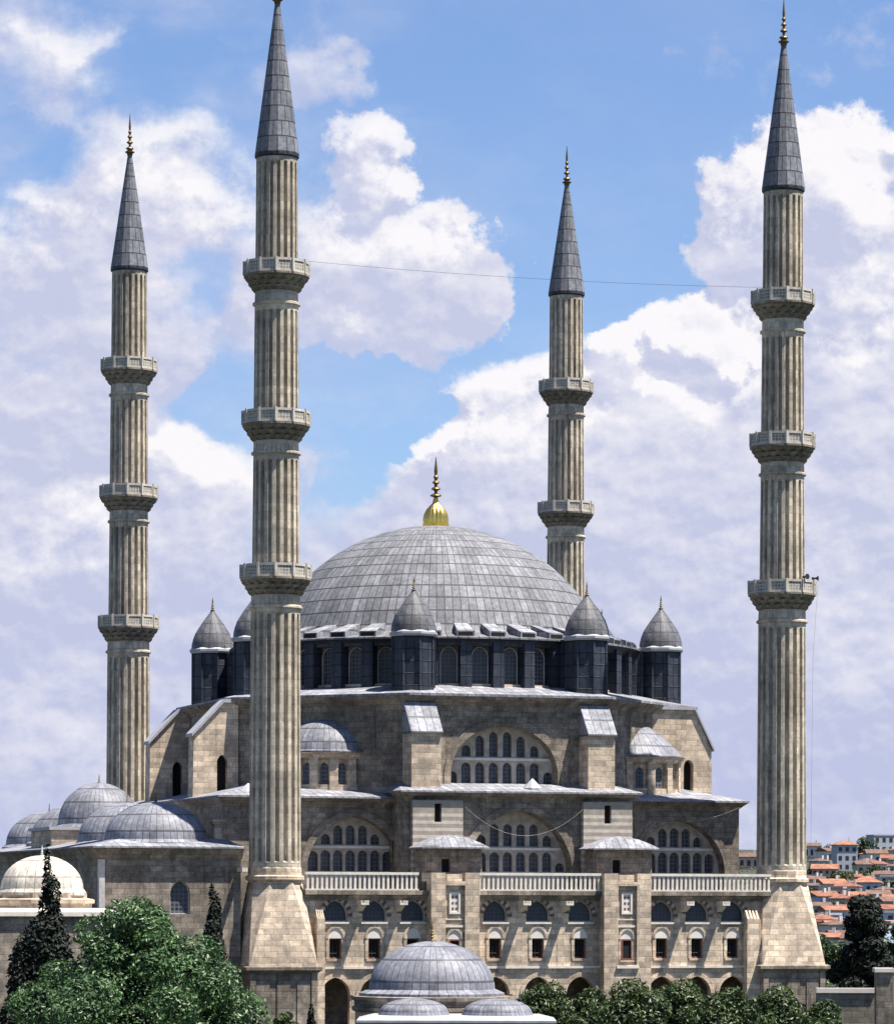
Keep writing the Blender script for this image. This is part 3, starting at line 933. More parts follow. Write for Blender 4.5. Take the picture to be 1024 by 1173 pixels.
def build_minaret(loc, label, spire_h):
    root = empty('minaret', loc, label, 'minaret', 'minarets at the corners of the mosque')
    first = 'base' not in MESH

    def emit(key, name, fn, mats, parent=root, **kw):
        if key not in MESH:
            mb = MB(); fn(mb)
            o = mb.obj(name, mats, None, **kw); MESH[key] = o.data
        else:
            o = bpy.data.objects.new(name, MESH[key]); SC.collection.objects.link(o)
        o.parent = parent
        o.location = kw.get('org', (0, 0, 0))
        return o

    def f(mb):
        sq = lambda h, z: [(-h, -h, z), (h, -h, z), (h, h, z), (-h, h, z)]
        mb.loft([sq(2.55, 0), sq(2.55, 5.6)]); mb.loft([sq(2.65, 5.603), sq(2.9, 5.8), sq(2.9, 6.02), sq(2.72, 6.1)])
        for sx in (-1.55, 0, 1.55): mb.box(sx - .5, sx + .5, -2.62, -2.553, 1.0, 5.0)
        for sx in (-1, 1): mb.box(sx * 2.35 - .22, sx * 2.35 + .22, -2.7, -2.553, 0, 5.6)
    emit('base', 'base', f, STONE_OLD_SHADED)

    def f(mb):
        def sq8(h, cut, z): return [(-h, -h + cut, z), (-h + cut, -h, z), (h - cut, -h, z), (h, -h + cut, z), (h, h - cut, z), (h - cut, h, z), (-h + cut, h, z), (-h, h - cut, z)]
        mb.loft([sq8(2.62, .06, 6.103), sq8(1.92, 1.02, 12.0), sq8(1.86, 1.05, 12.3)])
    emit('pedestal', 'pedestal', f, STONE)

    def f(mb): mb.loft([ngon(0, 0, r, z, 16, PI / 16) for r, z in ((1.86, 12.25), (2.18, 12.48), (2.18, 12.72), (1.99, 12.8), (1.99, 13.3), (1.94, 13.4))])
    emit('collar', 'collar', f, STONE)
    H = [32.62, 44.05, 55.14]; RS = [(1.93, 1.84), (1.76, 1.69), (1.68, 1.62), (1.58, 1.53)]
    zb = 13.4
    for i in range(4):
        zt = H[i] if i < 3 else 66.1
        emit('shaft%d' % i, 'shaft', lambda mb: mb.loft(fluted(RS[i][0], zb, RS[i][1], zt - .1)), STONE_MIN)
        if i < 3:
            r = RS[i][1]; z = zt; rp = (2.62, 2.52, 2.44)[i]

            def f(mb):
                mb.loft([ngon(0, 0, q, zz, 32) for q, zz in ((r, z - .1), (r + .16, z - .02), (r + .16, z + .12), (r, z + .22), (r - .02, z + .95))])
            emit('ring%d' % i, 'neck', f, STONE_MIN)

            def f(mb):
                st = (rp - .1 - r) / 3
                for k in range(3):
                    mb.loft([star(r + st * k + .05, z + .93 + k * .36, 16, .84, k), star(r + st * (k + .9) + .03, z + 1.12 + k * .36, 16, .88, k), star(r + st * (k + 1) + .03, z + 1.29 + k * .36, 16, .97, k)])
                mb.loft([ngon(0, 0, q, zz, 24) for q, zz in ((rp - .12, z + 2.012), (rp + .02, z + 2.05), (rp + .02, z + 2.2))])
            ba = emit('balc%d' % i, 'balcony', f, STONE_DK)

            def f(mb):
                n = 12
                for k in range(n):
                    a0, a1 = (k - .5) * 2 * PI / n, (k + .5) * 2 * PI / n
                    am = k * 2 * PI / n; ap = rp * math.cos(PI / n); hw = rp * math.sin(PI / n)
                    G = frame(ap * math.cos(am), ap * math.sin(am), am)
                    mb.panel(G, rect(-hw, hw, z + 2.2, z + 3.2), [rect(-hw + .16, hw - .16, z + 2.36, z + 3.02)], -.14, 0)
                    mb.mi = 1; mb.panel(G, rect(-hw + .16, hw - .16, z + 2.36, z + 3.02), [], -.09, -.05); mb.mi = 0
                    mb.box(-hw - .07, -hw + .07, -.1, .06, z + 2.2, z + 3.25, G)
            emit('par%d' % i, 'parapet', f, [PARAPET, PIERCED], ba)
            zb = z + 2.0
    zs = 66.1
    emit('cap', 'spire_eave', lambda mb: mb.loft([ngon(0, 0, q, zz, 24) for q, zz in ((1.53, zs - .1), (1.66, zs + .02), (1.66, zs + .2), (1.5, zs + .3))]), LEAD_DK)
    mb = MB()
    mb.loft([ngon(0, 0, 1.52 * (1 - q) ** 1.0 + .16, zs + .2 + spire_h * q, 14, 0) for q in [i / 14 for i in range(15)]])
    o = mb.obj('spire', SPIRE, None, (0, 0, zs - 40)); o.parent = root; o.location = (0, 0, zs - 40)
    mb = MB(); z = zs + .2 + spire_h
    mb.lathe(0, 0, [(.2, z - .3), (.3, z), (.2, z + .35)], 12)
    finial(mb, 0, 0, z + .1, 3.3, .36)
    mb.lathe(0, 0, [(.1, z - .02), (.42, z + .03), (.42, z + .1), (.1, z + .14)], 12)
    mb.obj('minaret_finial', BRONZE, root).location = (0, 0, 0)
    return root


WX, WY = 40.6, 50.67
build_minaret((0, 0, 0), 'nearest fluted minaret at front left, its finial cut off by the picture top', 11.5)
build_minaret((WX, 0, 0), 'tall fluted minaret with three balconies at the right front corner, beside the town', 11.4)
build_minaret((0, WY, 0), 'fluted minaret at far left standing behind the small lead domes', 10.2)
build_minaret((WX, WY, 0), 'smallest looking minaret rising from behind the right side of the great dome', 10.1)

def horn(loc, ang, label):
    """horn loudspeaker on a balcony rail"""
    x, y, z = loc; dx, dy = math.cos(ang), math.sin(ang)
    r = empty('loudspeaker', loc, label, 'loudspeaker')
    mb = MB(); rings = []
    for d, rr in ((-.18, .1), (0, .1), (.03, .06), (.2, .1), (.34, .22), (.35, .22)):
        rings.append([(x + dx * d - dy * rr * math.cos(q * PI / 6), y + dy * d + dx * rr * math.cos(q * PI / 6), z + .2 + rr * math.sin(q * PI / 6)) for q in range(12)])
    mb.loft(rings); mb.obj('horn', IRON, r)
    mb = MB(); mb.tube([(x, y, z - .3), (x, y, z + .2)], .03, 6); mb.obj('bracket', IRON, r)


zb3 = 32.62 + 3.2
horn((WX + 2.1, -1.35, zb3), -.5, 'horn loudspeaker at the right of the lowest balcony of the right front minaret')
horn((WX + .9, -2.3, zb3), -1.3, 'horn loudspeaker in the middle of the right front minaret lowest balcony rail')
cond = MB(); cond.tube([(WX + 2.75, -.6, 35.5), (WX + 2.35, -.6, 30), (WX + 2.2, -.6, 13)], .008, 4)
tag(cond.obj('conductor_wire', IRON), 'thin dark wire running down the right side of the right front minaret', 'wire')
# wing walls between pedestals and gallery with scalloped tops
for xa, xb in ((2.75, 3.35), (37.0, 38.1)):
    mb = MB(); mb.box(xa, xb, -1.9, -1.003, 0, 9.6)
    n = 4
    for i in range(n):
        u0 = xa + (xb - xa) * i / n; u1 = xa + (xb - xa) * (i + .72) / n
        mb.loft([[(u0, -1.9, 9.603), (u1, -1.9, 9.603), (u1, -1.003, 9.603), (u0, -1.003, 9.603)], [(u0 + .05, -1.3, 10.3), (u1, -1.3, 10.3), (u1, -1.003, 10.3), (u0 + .05, -1.003, 10.3)]])
    part(mb, 'wing_buttress', STONE)


# ------------------------------------------------------------------ courtyard portico with domes (left)
def dome_mesh(mb, cx, cy, r, z, h, n=36, skirt=.35):
    pf = [(r + skirt, z - .2), (r + skirt, z), (r + .02, z + .25)]
    pf += [(max(r * math.cos(q * PI / 24), .03), z + .25 + (h - .25) * math.sin(q * PI / 24)) for q in range(13)]
    mb.lathe(cx, cy, pf, n)


CT = empty('courtyard_portico', (-8, 10, 0), 'stone portico roofed with a receding row of lead domes, left of the mosque', 'portico')
mb = MB()
FC = FY(0.0)
mb.panel(FC, rect(-13.2, -2.6, 0, 14.3), [arch(-7.2, .75, 9.9, 11.4, 1.0, 6)], -.6, 0)
mb.box(-13.2, -12.6, .603, 55, 0, 14.3); mb.box(-12.6, -2.6, 54.4, 55, 0, 14.3); mb.box(-3.2, -2.6, .603, 6.4, 0, 14.3)
mb.obj('portico_wall', STONE_OLD_SHADED, CT)
mb = MB(); mb.box(-13.28, -12.86, -.09, .5, 0, 13.9); mb.obj('corner_pilaster', MARBLE_G, CT)
window('arched_window', FC, arch(-7.2, .75, 9.9, 11.4, 1.0, 6), -.35, CT, GLASS, .08)
mb = MB()
mb.loft([[(x0, y0, z), (x1, y0, z), (x1, 55.5, z), (x0, 55.5, z)] for x0, x1, y0, z in ((-13.3, -2.5, -.1, 14.0), (-13.5, -2.5, -.35, 14.4), (-13.8, -2.5, -.6, 14.75))], False, True)
mb.obj('portico_eaves', STONE_OLD_SHADED, CT)
mb = MB()
mb.loft([[(-13.85, -.65, 14.754), (-2.5, -.65, 14.754), (-2.5, 55.6, 14.754), (-13.85, 55.6, 14.754)], [(-13.85, -.65, 14.88), (-2.5, -.65, 14.88), (-2.5, 55.6, 14.88), (-13.85, 55.6, 14.88)], [(-11, 3, 15.5), (-3, 3, 15.5), (-3, 52, 15.5), (-11, 52, 15.5)]])
mb.obj('portico_roof', LEAD, CT)
for yc, r, zb, h in ((5.0, 3.85, 15.2, 3.1), (15, 3.85, 15.2, 3.3), (25.5, 3.3, 16.75, 3.6), (36, 3.5, 15.6, 3.2), (46, 3.7, 15.4, 3.1)):
    mb = MB(); dome_mesh(mb, -7.9, yc, r, zb, h)
    dm = mb.obj('portico_dome', LEAD_SM, CT, (-7.9, yc, zb - .6), smooth=True)
    mb = MB(); finial(mb, -7.9, yc, zb + h - .05, .75, .14); mb.obj('dome_finial', BRONZE, dm)
mb = MB(); mb.box(-12.6, -4.2, 21.3, 29.7, 15.0, 16.45); mb.obj('raised_base', STONE, CT)
mb = MB(); mb.box(-12.8, -4.0, 21.1, 29.9, 16.453, 16.7); mb.obj('raised_base_roof', LEAD_EDGE, CT)
mb = MB(); mb.box(-3.9, -3.3, 3.0, 3.7, 15.3, 16.6); mb.loft([[(-4, 2.9, 16.603), (-3.2, 2.9, 16.603), (-3.2, 3.8, 16.603), (-4, 3.8, 16.603)], [(-4.1, 2.8, 16.95), (-3.1, 2.8, 16.95), (-3.1, 3.9, 16.95), (-4.1, 3.9, 16.95)]])
mb.obj('chimney', STONE, CT)
mb = MB()
mb.box(-2.9, -2.5, -1.6, .2, 13.05, 13.2); mb.box(-2.9, -2.8, -1.6, -.003, 13.203, 13.35); mb.box(-2.6, -2.5, -1.6, -.003, 13.203, 13.35)
mb.obj('portico_spout', MARBLE, CT)

# cream-domed pavilion at far left
p = wpt(48, 252, 0); px_, py_ = p.x, p.y
PV = empty('domed_pavilion', (px_, py_, 0), 'low stone pavilion with a cream plastered dome at the far left edge', 'pavilion')
mb = MB(); mb.box(px_ - 6, px_ + 4.3, py_ - 4.5, py_ + 7, 0, 9.75); mb.obj('pavilion_wall', STONE_OLD_SHADED, PV)
mb = MB()
mb.loft([[(px_ - 6 - e, py_ - 4.5 - e, z), (px_ + 4.3 + e, py_ - 4.5 - e, z), (px_ + 4.3 + e, py_ + 7 + e, z), (px_ - 6 - e, py_ + 7 + e, z)] for e, z in ((.02, 9.755), (.3, 9.8), (.3, 10.1), (-.6, 10.35))])
mb.obj('pavilion_roof', MARBLE, PV)
mb = MB(); mb.loft([ngon(px_, py_, r, z, 8) for r, z in ((3.55, 10.2), (3.55, 10.65), (3.75, 10.7), (3.75, 10.95), (3.2, 11.05), (3.2, 11.4))]); mb.obj('dome_drum', STONE, PV)
mb = MB(); dome_mesh(mb, px_, py_, 2.9, 11.45, 2.6, 36, .2); dm = mb.obj('pavilion_dome', LEAD_CREAM, PV, (px_, py_, 11.0), smooth=True)
mb = MB(); finial(mb, px_, py_, 14.0, .8, .15); mb.obj('dome_finial', MARBLE, dm)

# foreground domed library
p = wpt(495, 222, 0); lx, ly = p.x, p.y
LB = empty('domed_library', (lx, ly, 0), 'small lead-domed stone building with a domed porch in the bottom centre foreground', 'library')


def sqr(h, z, dx=0, dy=0):
    c_, s_ = math.cos(-YAW * .6), math.sin(-YAW * .6)
    return [(lx + c_ * x - s_ * y, ly + s_ * x + c_ * y, z) for x, y in ((-h + dx, -h + dy), (h + dx, -h + dy), (h + dx, h + dy), (-h + dx, h + dy))]


mb = MB(); mb.loft([ngon(lx, ly, 4.75, 0, 16, .1), ngon(lx, ly, 4.75, 4.1, 16, .1)]); mb.obj('library_wall', STONE, LB)
mb = MB(); mb.loft([ngon(lx, ly, r, z, 16, .1) for r, z in ((4.8, 4.105), (4.95, 4.2), (4.95, 4.4), (4.8, 4.45), (4.8, 4.75), (5.0, 4.85), (5.0, 5.05), (4.4, 5.1))]); mb.obj('library_cornice', STONE_OLD_SHADED, LB)
mb = MB(); dome_mesh(mb, lx, ly, 3.9, 5.25, 3.2, 44, .6); dm = mb.obj('library_dome', LEAD_SM, LB, (lx, ly, 4.5), smooth=True)
mb = MB(); finial(mb, lx, ly, 8.4, 1.3, .2); mb.obj('dome_finial', BRONZE, dm)
v = -FW
pcx, pcy = lx + RT.x * 1.5 - FW.x * 7.0, ly + RT.y * 1.5 - FW.y * 7.0


def prect(hx, hy, z): return [tuple(Vector((pcx, pcy, 0)) + RT * a * hx + FW * b * hy)[:2] + (z,) for a, b in ((-1, -1), (1, -1), (1, 1), (-1, 1))]


mb = MB(); mb.loft([prect(5.3, 2.7, 3.0), prect(5.3, 2.7, 3.55)]); mb.obj('porch_wall', STONE, LB)
for sx in (-4.9, -1.65, 1.65, 4.9):
    q = Vector((pcx, pcy, 0)) + RT * sx - FW * 2.3
    mb = MB(); mb.lathe(q.x, q.y, [(.3, 0), (.3, .2), (.2, .3), (.19, 2.5), (.32, 2.95), (.32, 3.0)], 12); mb.obj('porch_column', MARBLE, LB)
mb = MB(); mb.loft([prect(5.45, 2.85, 3.553), prect(5.9, 3.3, 3.75), prect(5.9, 3.3, 3.88), prect(5.0, 2.4, 4.12)]); mb.obj('porch_roof', LEAD_EDGE, LB)
for sx in (-2.55, 2.45):
    q = Vector((pcx, pcy, 0)) + RT * sx
    mb = MB(); dome_mesh(mb, q.x, q.y, 2.05, 4.05, 1.05, 28, .15); mb.obj('porch_dome', LEAD_SM, LB, (q.x, q.y, 3.2), smooth=True)

# ------------------------------------------------------------------ cables
def cable(name, a, b, sag, r, label, mat=IRON, n=24):
    a, b = Vector(a), Vector(b); pts = []
    for i in range(n + 1):
        q = i / n; p = a.lerp(b, q); p.z -= sag * 4 * q * (1 - q); pts.append(tuple(p))
    mb = MB(); mb.tube(pts, r, 4)
    return tag(mb.obj(name, mat), label, 'cable')


cable('cable', (1.6, 0, 58.6), (39.0, 0, 58.6), .35, .012, 'thin dark cable strung between the upper balconies of the two front minarets')
WHITE = plain_mat('pale_cord', (.5, .5, .48), .7)
cable('light_string', (15.7, 2.7, 18.1), (25.2, 2.7, 18.0), 2.1, .007, 'pale sagging light string across the middle great arch', WHITE)
cable('light_string', (29.8, 5.6, 17.7), (39.4, 5.6, 18.4), .9, .006, 'pale light string sagging above the right hand great arch', WHITE)

# ------------------------------------------------------------------ vegetation
LEAF_BR = leaf_mat('bright_leaves', (.009, .030, .008), (.095, .175, .06))
LEAF_DK = leaf_mat('dark_leaves', (.009, .022, .005), (.058, .09, .02))
LEAF_CY = leaf_mat('cypress_leaves', (.003, .007, .004), (.012, .02, .011), .7)
BARK = plain_mat('bark', (.07, .05, .035), .95, var=.4, scale=6)


def foliage(lumps, n, size, name, mat, parent, flat=.35):
    """leaf-sized folded quads spread through a crown made of lumps (x,y,z,rx,ry,rz)"""
    L = np.array(lumps); vol = (L[:, 3] * L[:, 4] * L[:, 5]) ** .7
    idx = rng.choice(len(L), n, p=vol / vol.sum())
    d = rng.normal(size=(n, 3)); d /= np.linalg.norm(d, axis=1)[:, None]
    rad = rng.uniform(.62, 1.06, (n, 1)) ** .6
    c = L[idx, :3] + d * L[idx, 3:] * rad
    nrm = d * .8 + rng.normal(size=(n, 3)) * .6 + np.array([0, 0, .45]); nrm /= np.linalg.norm(nrm, axis=1)[:, None]
    a = np.cross(nrm, rng.normal(size=(n, 3))); a /= np.linalg.norm(a, axis=1)[:, None]
    bq = np.cross(nrm, a)
    s = size * rng.uniform(.55, 1.25, (n, 1))
    p0 = c - a * s; p1 = c + bq * s * .45 + nrm * s * .15; p2 = c + a * s; p3 = c - bq * s * .45 + nrm * s * .15
    V = np.stack([p0, p1, p2, p3], 1).reshape(-1, 3)
    Fq = (np.arange(n)[:, None] * 4 + np.arange(4)[None, :])
    me = bpy.data.meshes.new(name)
    org = np.array(wloc(parent))
    me.from_pydata((V - org).tolist(), [], Fq.tolist()); me.materials.append(mat)
    o = bpy.data.objects.new(name, me); SC.collection.objects.link(o); o.parent = parent
    return o


def tree(name, base, H, Wd, label, group, mat, n, size, nl=16, crown0=.25, trunk_r=.3, cat='tree', peak=.45):
    base = Vector(base); root = empty(name, base, label, cat, group)
    mb = MB(); lumps = []
    mb.tube([base, base + Vector((.1, 0, H * .3)), base + Vector((0, .1, H * .62)), base + Vector((0, 0, H * .85))], [trunk_r, trunk_r * .8, trunk_r * .5, trunk_r * .15], 8)
    for i in range(nl):
        q = (i + .5) / nl
        z = H * (crown0 + (1 - crown0) * .9 * (q ** .85))
        prof = min(1, ((q + .12) / peak) ** .6) if q < peak else max(1 - (q - peak) / (1.06 - peak), 0) ** .85
        rr = Wd / 2 * prof * random.uniform(.45, .98); an = i * 2.4 + random.uniform(-.6, .6)
        c = base + Vector((rr * math.cos(an), rr * math.sin(an), z))
        sc = (16 / max(nl, 16)) ** .42
        s = Wd * random.uniform(.12, .23) * sc * (.8 + .4 * prof)
        lumps.append((c.x, c.y, c.z, s * 1.15, s * 1.15, s * .85))
        mb.tube([base + Vector((0, 0, z * .55)), base + Vector((rr * .5 * math.cos(an), rr * .5 * math.sin(an), z * .8)), c], [trunk_r * .35, trunk_r * .22, trunk_r * .06], 5)
    for q in (.3, .5, .68):
        w = Wd * (.30, .27, .17)[int(q * 5) - 1 if q < .6 else 2]
        lumps.append((base.x, base.y, base.z + H * q, w, w, H * .17))
    mb.obj('trunk', BARK, root)
    foliage(lumps, n, size, 'crown', mat, root)
    return root


def cypress(base, H, Wd, label, n, size=.22, low=None):
    base = Vector(base); root = empty('cypress_tree', base, label, 'tree', 'dark cypresses')
    mb = MB(); mb.tube([base, base + Vector((0, 0, H * .9))], [.2, .03], 6); mb.obj('trunk', BARK, root)
    lumps = []
    for i in range(14):
        q = (i + .5) / 14; w = Wd / 2 * (math.sin(PI * (q * .8 + .18)) ** .8) * (1 - q * .35)
        lumps.append((base.x + random.uniform(-.1, .1) * Wd, base.y + random.uniform(-.1, .1) * Wd, base.z + H * (.05 + q * .93), w * .95, w * .95, H * .1))
    if low:
        for dx, z, w, h in low: lumps.append((base.x + RT.x * dx, base.y + RT.y * dx, z, w, w, h))
    foliage(lumps, n, size, 'crown', LEAF_CY, root)
    return root


tree('broadleaf_tree', wpt(160, 206, 0), 11.3, 13.4, 'big bright green broadleaf tree in front of the lower left walls', None, LEAF_BR, 60000, .165, 75, .02, .35, peak=.35)
cypress(wpt(57, 214, 0), 13.6, 2.2, 'tall narrow black-green cypress before the cream dome', 24000, .2, [(-1.0, 6, 1.5, 3.2), (-.2, 7.5, 1.5, 2.6), (-1.6, 3, 1.5, 2.6), (.6, 4, 1.6, 3.8), (-.4, 4, 1.6, 4)])
cypress(wpt(246, 238, 0), 11.6, 2.4, 'dark cypress top showing between the big tree and the minaret pedestal', 9000, .2)
cypress(wpt(356, 248, 0), 3.9, .9, 'little cypress beside the arcade doorway', 1500, .14)
for px, D, H, Wd, lab in ((620, 236, 5.5, 4.6, 'bushy dark green tree just right of the foreground dome'), (672, 240, 5.2, 4.4, 'round dark green tree below the middle of the right pier'),
                          (722, 234, 5.9, 4.6, 'dark green tree below the right pier, taller than its neighbours'), (775, 240, 5.6, 4.8, 'dense green tree below the right hand arcade windows'),
                          (832, 234, 5.2, 4.8, 'dense green tree just left of the right pedestal'), (890, 238, 5.3, 4.6, 'green tree at the foot of the right minaret pedestal'), (945, 232, 4.5, 3.6, 'low tree at the right end of the tree row by the garden wall')):
    tree('garden_tree', wpt(px, D, 0), H, Wd * 1.15, lab, 'trees at the foot of the facade', LEAF_DK, 9000, .17, 14, .12, .16)
tree('shrub', wpt(325, 246, 0), 3.4, 2.6, 'low olive green shrub at the foot of the left pedestal', None, LEAF_DK, 3500, .15, 9, .1, .08, 'shrub')
tree('dark_tree', wpt(990, 330, -1), 13.2, 5.6, 'tall dark evergreen tree in front of the town on the right', None, LEAF_CY, 16000, .27, 18, .05, .25)
tree('dark_tree', wpt(1035, 345, -1), 11.0, 5.0, 'dark tree cut by the right picture edge before the town', None, LEAF_DK, 9000, .27, 14, .05, .25)

# garden wall and gate pier at lower right
a, b_ = wpt(935, 262, 0), wpt(1003, 262, 0)


def seg_box(mb, p, q, w, z0, z1):
    d = (q - p).normalized(); n = Vector((-d.y, d.x, 0)) * w / 2
    mb.loft([[tuple((p - n))[:2] + (z,), tuple((q - n))[:2] + (z,), tuple((q + n))[:2] + (z,), tuple((p + n))[:2] + (z,)] for z in (z0, z1)])


GW = empty('garden_wall', tuple(a), 'low grey garden wall with a white coping at the lower right', 'wall')
mb = MB(); seg_box(mb, a, b_, .4, 0, 4.3); mb.obj('wall_body', STONE_DK, GW)
mb = MB(); seg_box(mb, a, b_, .7, 4.303, 4.65); mb.obj('coping', PLASTER, GW)
GP = empty('gate_pier', tuple(wpt(1010, 258, 0)), 'tall stone gate pier at the right picture edge', 'pier')
mb = MB(); seg_box(mb, wpt(1003, 258, 0), wpt(1021, 258, 0), 1.2, 0, 5.9); mb.obj('pier_body', STONE_OLD_SHADED, GP)
mb = MB(); seg_box(mb, wpt(1001, 258, 0), wpt(1023, 258, 0), 1.5, 5.903, 6.2); mb.obj('pier_cap', PLASTER, GP)
mb = MB(); seg_box(mb, wpt(1022, 259, 0), wpt(1060, 259, 0), .5, 0, 5.6); mb.obj('pier_wing', STONE_DK, GP)

# ------------------------------------------------------------------ the town on the hill
TILE = {'orange': plain_mat('orange_tile', (.235, .108, .068), .9, var=.5, scale=.6), 'red': plain_mat('red_tile', (.185, .082, .056), .9, var=.5, scale=.8),
        'brown': plain_mat('brown_tile', (.12, .075, .06), .9, var=.5, scale=.8), 'grey': plain_mat('grey_flat_roof', (.32, .31, .30), .9)}
WALLC = {'cream': plain_mat('cream_render', (.42, .37, .29), .85), 'white': plain_mat('white_render', (.55, .53, .50), .85), 'grey': plain_mat('grey_render', (.33, .35, .38), .85),
         'pink': plain_mat('pink_render', (.48, .33, .27), .85), 'blue': plain_mat('pale_blue_render', (.36, .44, .55), .85)}
PANE = plain_mat('house_window_glass', (.03, .035, .045), .25)


def house(px, D, w, d, h, wc, rc, hip, storeys, label, rot=0.0, cols=3):
    c = wpt(px, D); z0 = c.z - 2.0
    root = empty('town_house', (c.x, c.y, c.z), label, 'house', 'houses of the town on the hill')
    cr, sr = math.cos(-YAW + rot), math.sin(-YAW + rot)
    T = lambda x, y, z: (c.x + cr * x - sr * y, c.y + sr * x + cr * y, z)
    mb = MB(); mb.box(-w / 2, w / 2, -d / 2, d / 2, z0, c.z + h, T); mb.obj('wall', WALLC[wc], root)
    mb = MB(); e = .5; zt = c.z + h; rh = min(w, d) * .24
    if rc == 'grey':
        mb.box(-w / 2 - .2, w / 2 + .2, -d / 2 - .2, d / 2 + .2, zt + .01, zt + .45, T)
    else:
        r0 = [T(-w / 2 - e, -d / 2 - e, zt + .01), T(w / 2 + e, -d / 2 - e, zt + .01), T(w / 2 + e, d / 2 + e, zt + .01), T(-w / 2 - e, d / 2 + e, zt + .01)]
        r1 = [(x, y, zt + .2) for x, y, _ in r0]
        i = (w / 2 - d * .42) if hip else w / 2 + e
        i = max(i, .2)
        mb.loft([r0, r1, [T(-i, -.05, zt + rh), T(i, -.05, zt + rh), T(i, .05, zt + rh), T(-i, .05, zt + rh)]])
    rf = mb.obj('roof', TILE[rc], root)
    if rc != 'grey':
        mb = MB(); mb.box(w * .2, w * .2 + .6, -.3, .3, zt + rh * .4, zt + rh + .9, T); mb.obj('chimney', WALLC['white'], rf)
    for s in range(storeys):
        for k in range(cols):
            x = (k - (cols - 1) / 2) * w / cols; zb = c.z + h * (s + .28) / storeys; zh = h / storeys * .48; ww = w / cols * .24
            mb = MB(); mb.box(x - ww, x + ww, -d / 2 - .05, -d / 2 - .004, zb, zb + zh, T); mb.obj('window', PANE, root)
    return root


HS = [  # column, depth, width, depth, height, wall, roof, hipped, storeys, label
    (930, 1330, 7, 7, 4.5, 'white', 'brown', 0, 1, 'small white house with a brown roof against the sky behind the right minaret'),
    (967, 1180, 8.0, 9, 8.6, 'grey', 'orange', 1, 3, 'tall pale grey apartment house with a bright orange hipped roof on the skyline'),
    (1012, 1400, 13, 9, 7.0, 'grey', 'grey', 0, 2, 'long flat-roofed grey block highest on the right skyline'),
    (945, 1080, 8.5, 7, 3.6, 'pink', 'orange', 0, 2, 'long pink two-storey house with a low orange roof left of the tall apartment house'),
    (1003, 1240, 8, 7, 4.2, 'white', 'brown', 0, 1, 'white house with a brown roof just under the flat-roofed block'),
    (1020, 1180, 7, 7, 4.2, 'pink', 'red', 0, 2, 'pink house with a red gable roof at the right edge below the skyline'),
    (988, 1130, 5.5, 6, 3.6, 'cream', 'brown', 0, 1, 'little cream house with a brown roof beside the tall apartment house'),
    (952, 960, 7.5, 8, 3.0, 'white', 'orange', 0, 1, 'white house with a broad orange gable roof in the middle of the town'),
    (992, 960, 9.0, 8, 3.4, 'blue', 'orange', 1, 1, 'pale blue house with a wide orange hipped roof above the dark tree'),
    (1018, 1010, 7, 7, 3.6, 'white', 'grey', 0, 2, 'white flat-roofed house at the right edge above the dark trees'),
    (936, 985, 4.5, 6, 3.4, 'pink', 'brown', 0, 1, 'narrow pink house with a brown roof touching the right pedestal edge'),
    (943, 880, 6.5, 7, 2.6, 'cream', 'red', 0, 1, 'cream cottage with a red gable roof next to the right pedestal'),
    (960, 855, 7.0, 7, 2.6, 'white', 'red', 0, 1, 'white cottage with a red roof left of the dark tree top'),
    (980, 870, 5.5, 7, 3.0, 'cream', 'orange', 0, 1, 'cream cottage with an orange roof behind the dark tree top'),
    (1005, 880, 6.0, 7, 3.0, 'white', 'brown', 0, 1, 'white cottage with a brown roof right of the dark tree top'),
    (1024, 850, 5.5, 7, 3.0, 'pink', 'orange', 0, 1, 'pink cottage with an orange roof cut by the right picture edge'),
    (938, 800, 5.0, 6, 3.0, 'grey', 'brown', 0, 1, 'grey cottage with a brown roof low beside the pedestal'),
    (953, 780, 5.2, 6, 2.8, 'blue', 'orange', 0, 1, 'pale blue cottage with an orange roof low beside the dark tree'),
    (970, 790, 5.0, 6, 2.8, 'white', 'red', 0, 1, 'white cottage with a red roof half hidden by the dark tree'),
    (1018, 780, 6.0, 6, 3.0, 'cream', 'red', 0, 1, 'cream cottage with a red roof low at the right edge'),
    (940, 715, 4.8, 6, 2.8, 'cream', 'red', 0, 1, 'cream cottage with a red roof by the lower pedestal slope'),
    (957, 700, 4.6, 6, 2.8, 'white', 'orange', 0, 1, 'white cottage with an orange roof by the left side of the dark tree'),
    (1022, 700, 5.0, 6, 2.8, 'blue', 'orange', 0, 1, 'pale blue cottage with an orange roof below the right edge trees'),
    (948, 640, 4.6, 6, 2.8, 'grey', 'orange', 0, 1, 'grey cottage with an orange roof lowest beside the pedestal'),
    (968, 640, 4.6, 6, 2.6, 'cream', 'brown', 0, 1, 'cream cottage with a brown roof behind the dark tree foot'),
    (858, 1200, 8, 7, 4.0, 'pink', 'brown', 0, 1, 'pink house seen through the gap left of the right minaret'),
]
ORD = ['first', 'second', 'third', 'fourth', 'fifth', 'sixth', 'seventh', 'eighth', 'ninth']
hr = random.Random(21)
extra = []
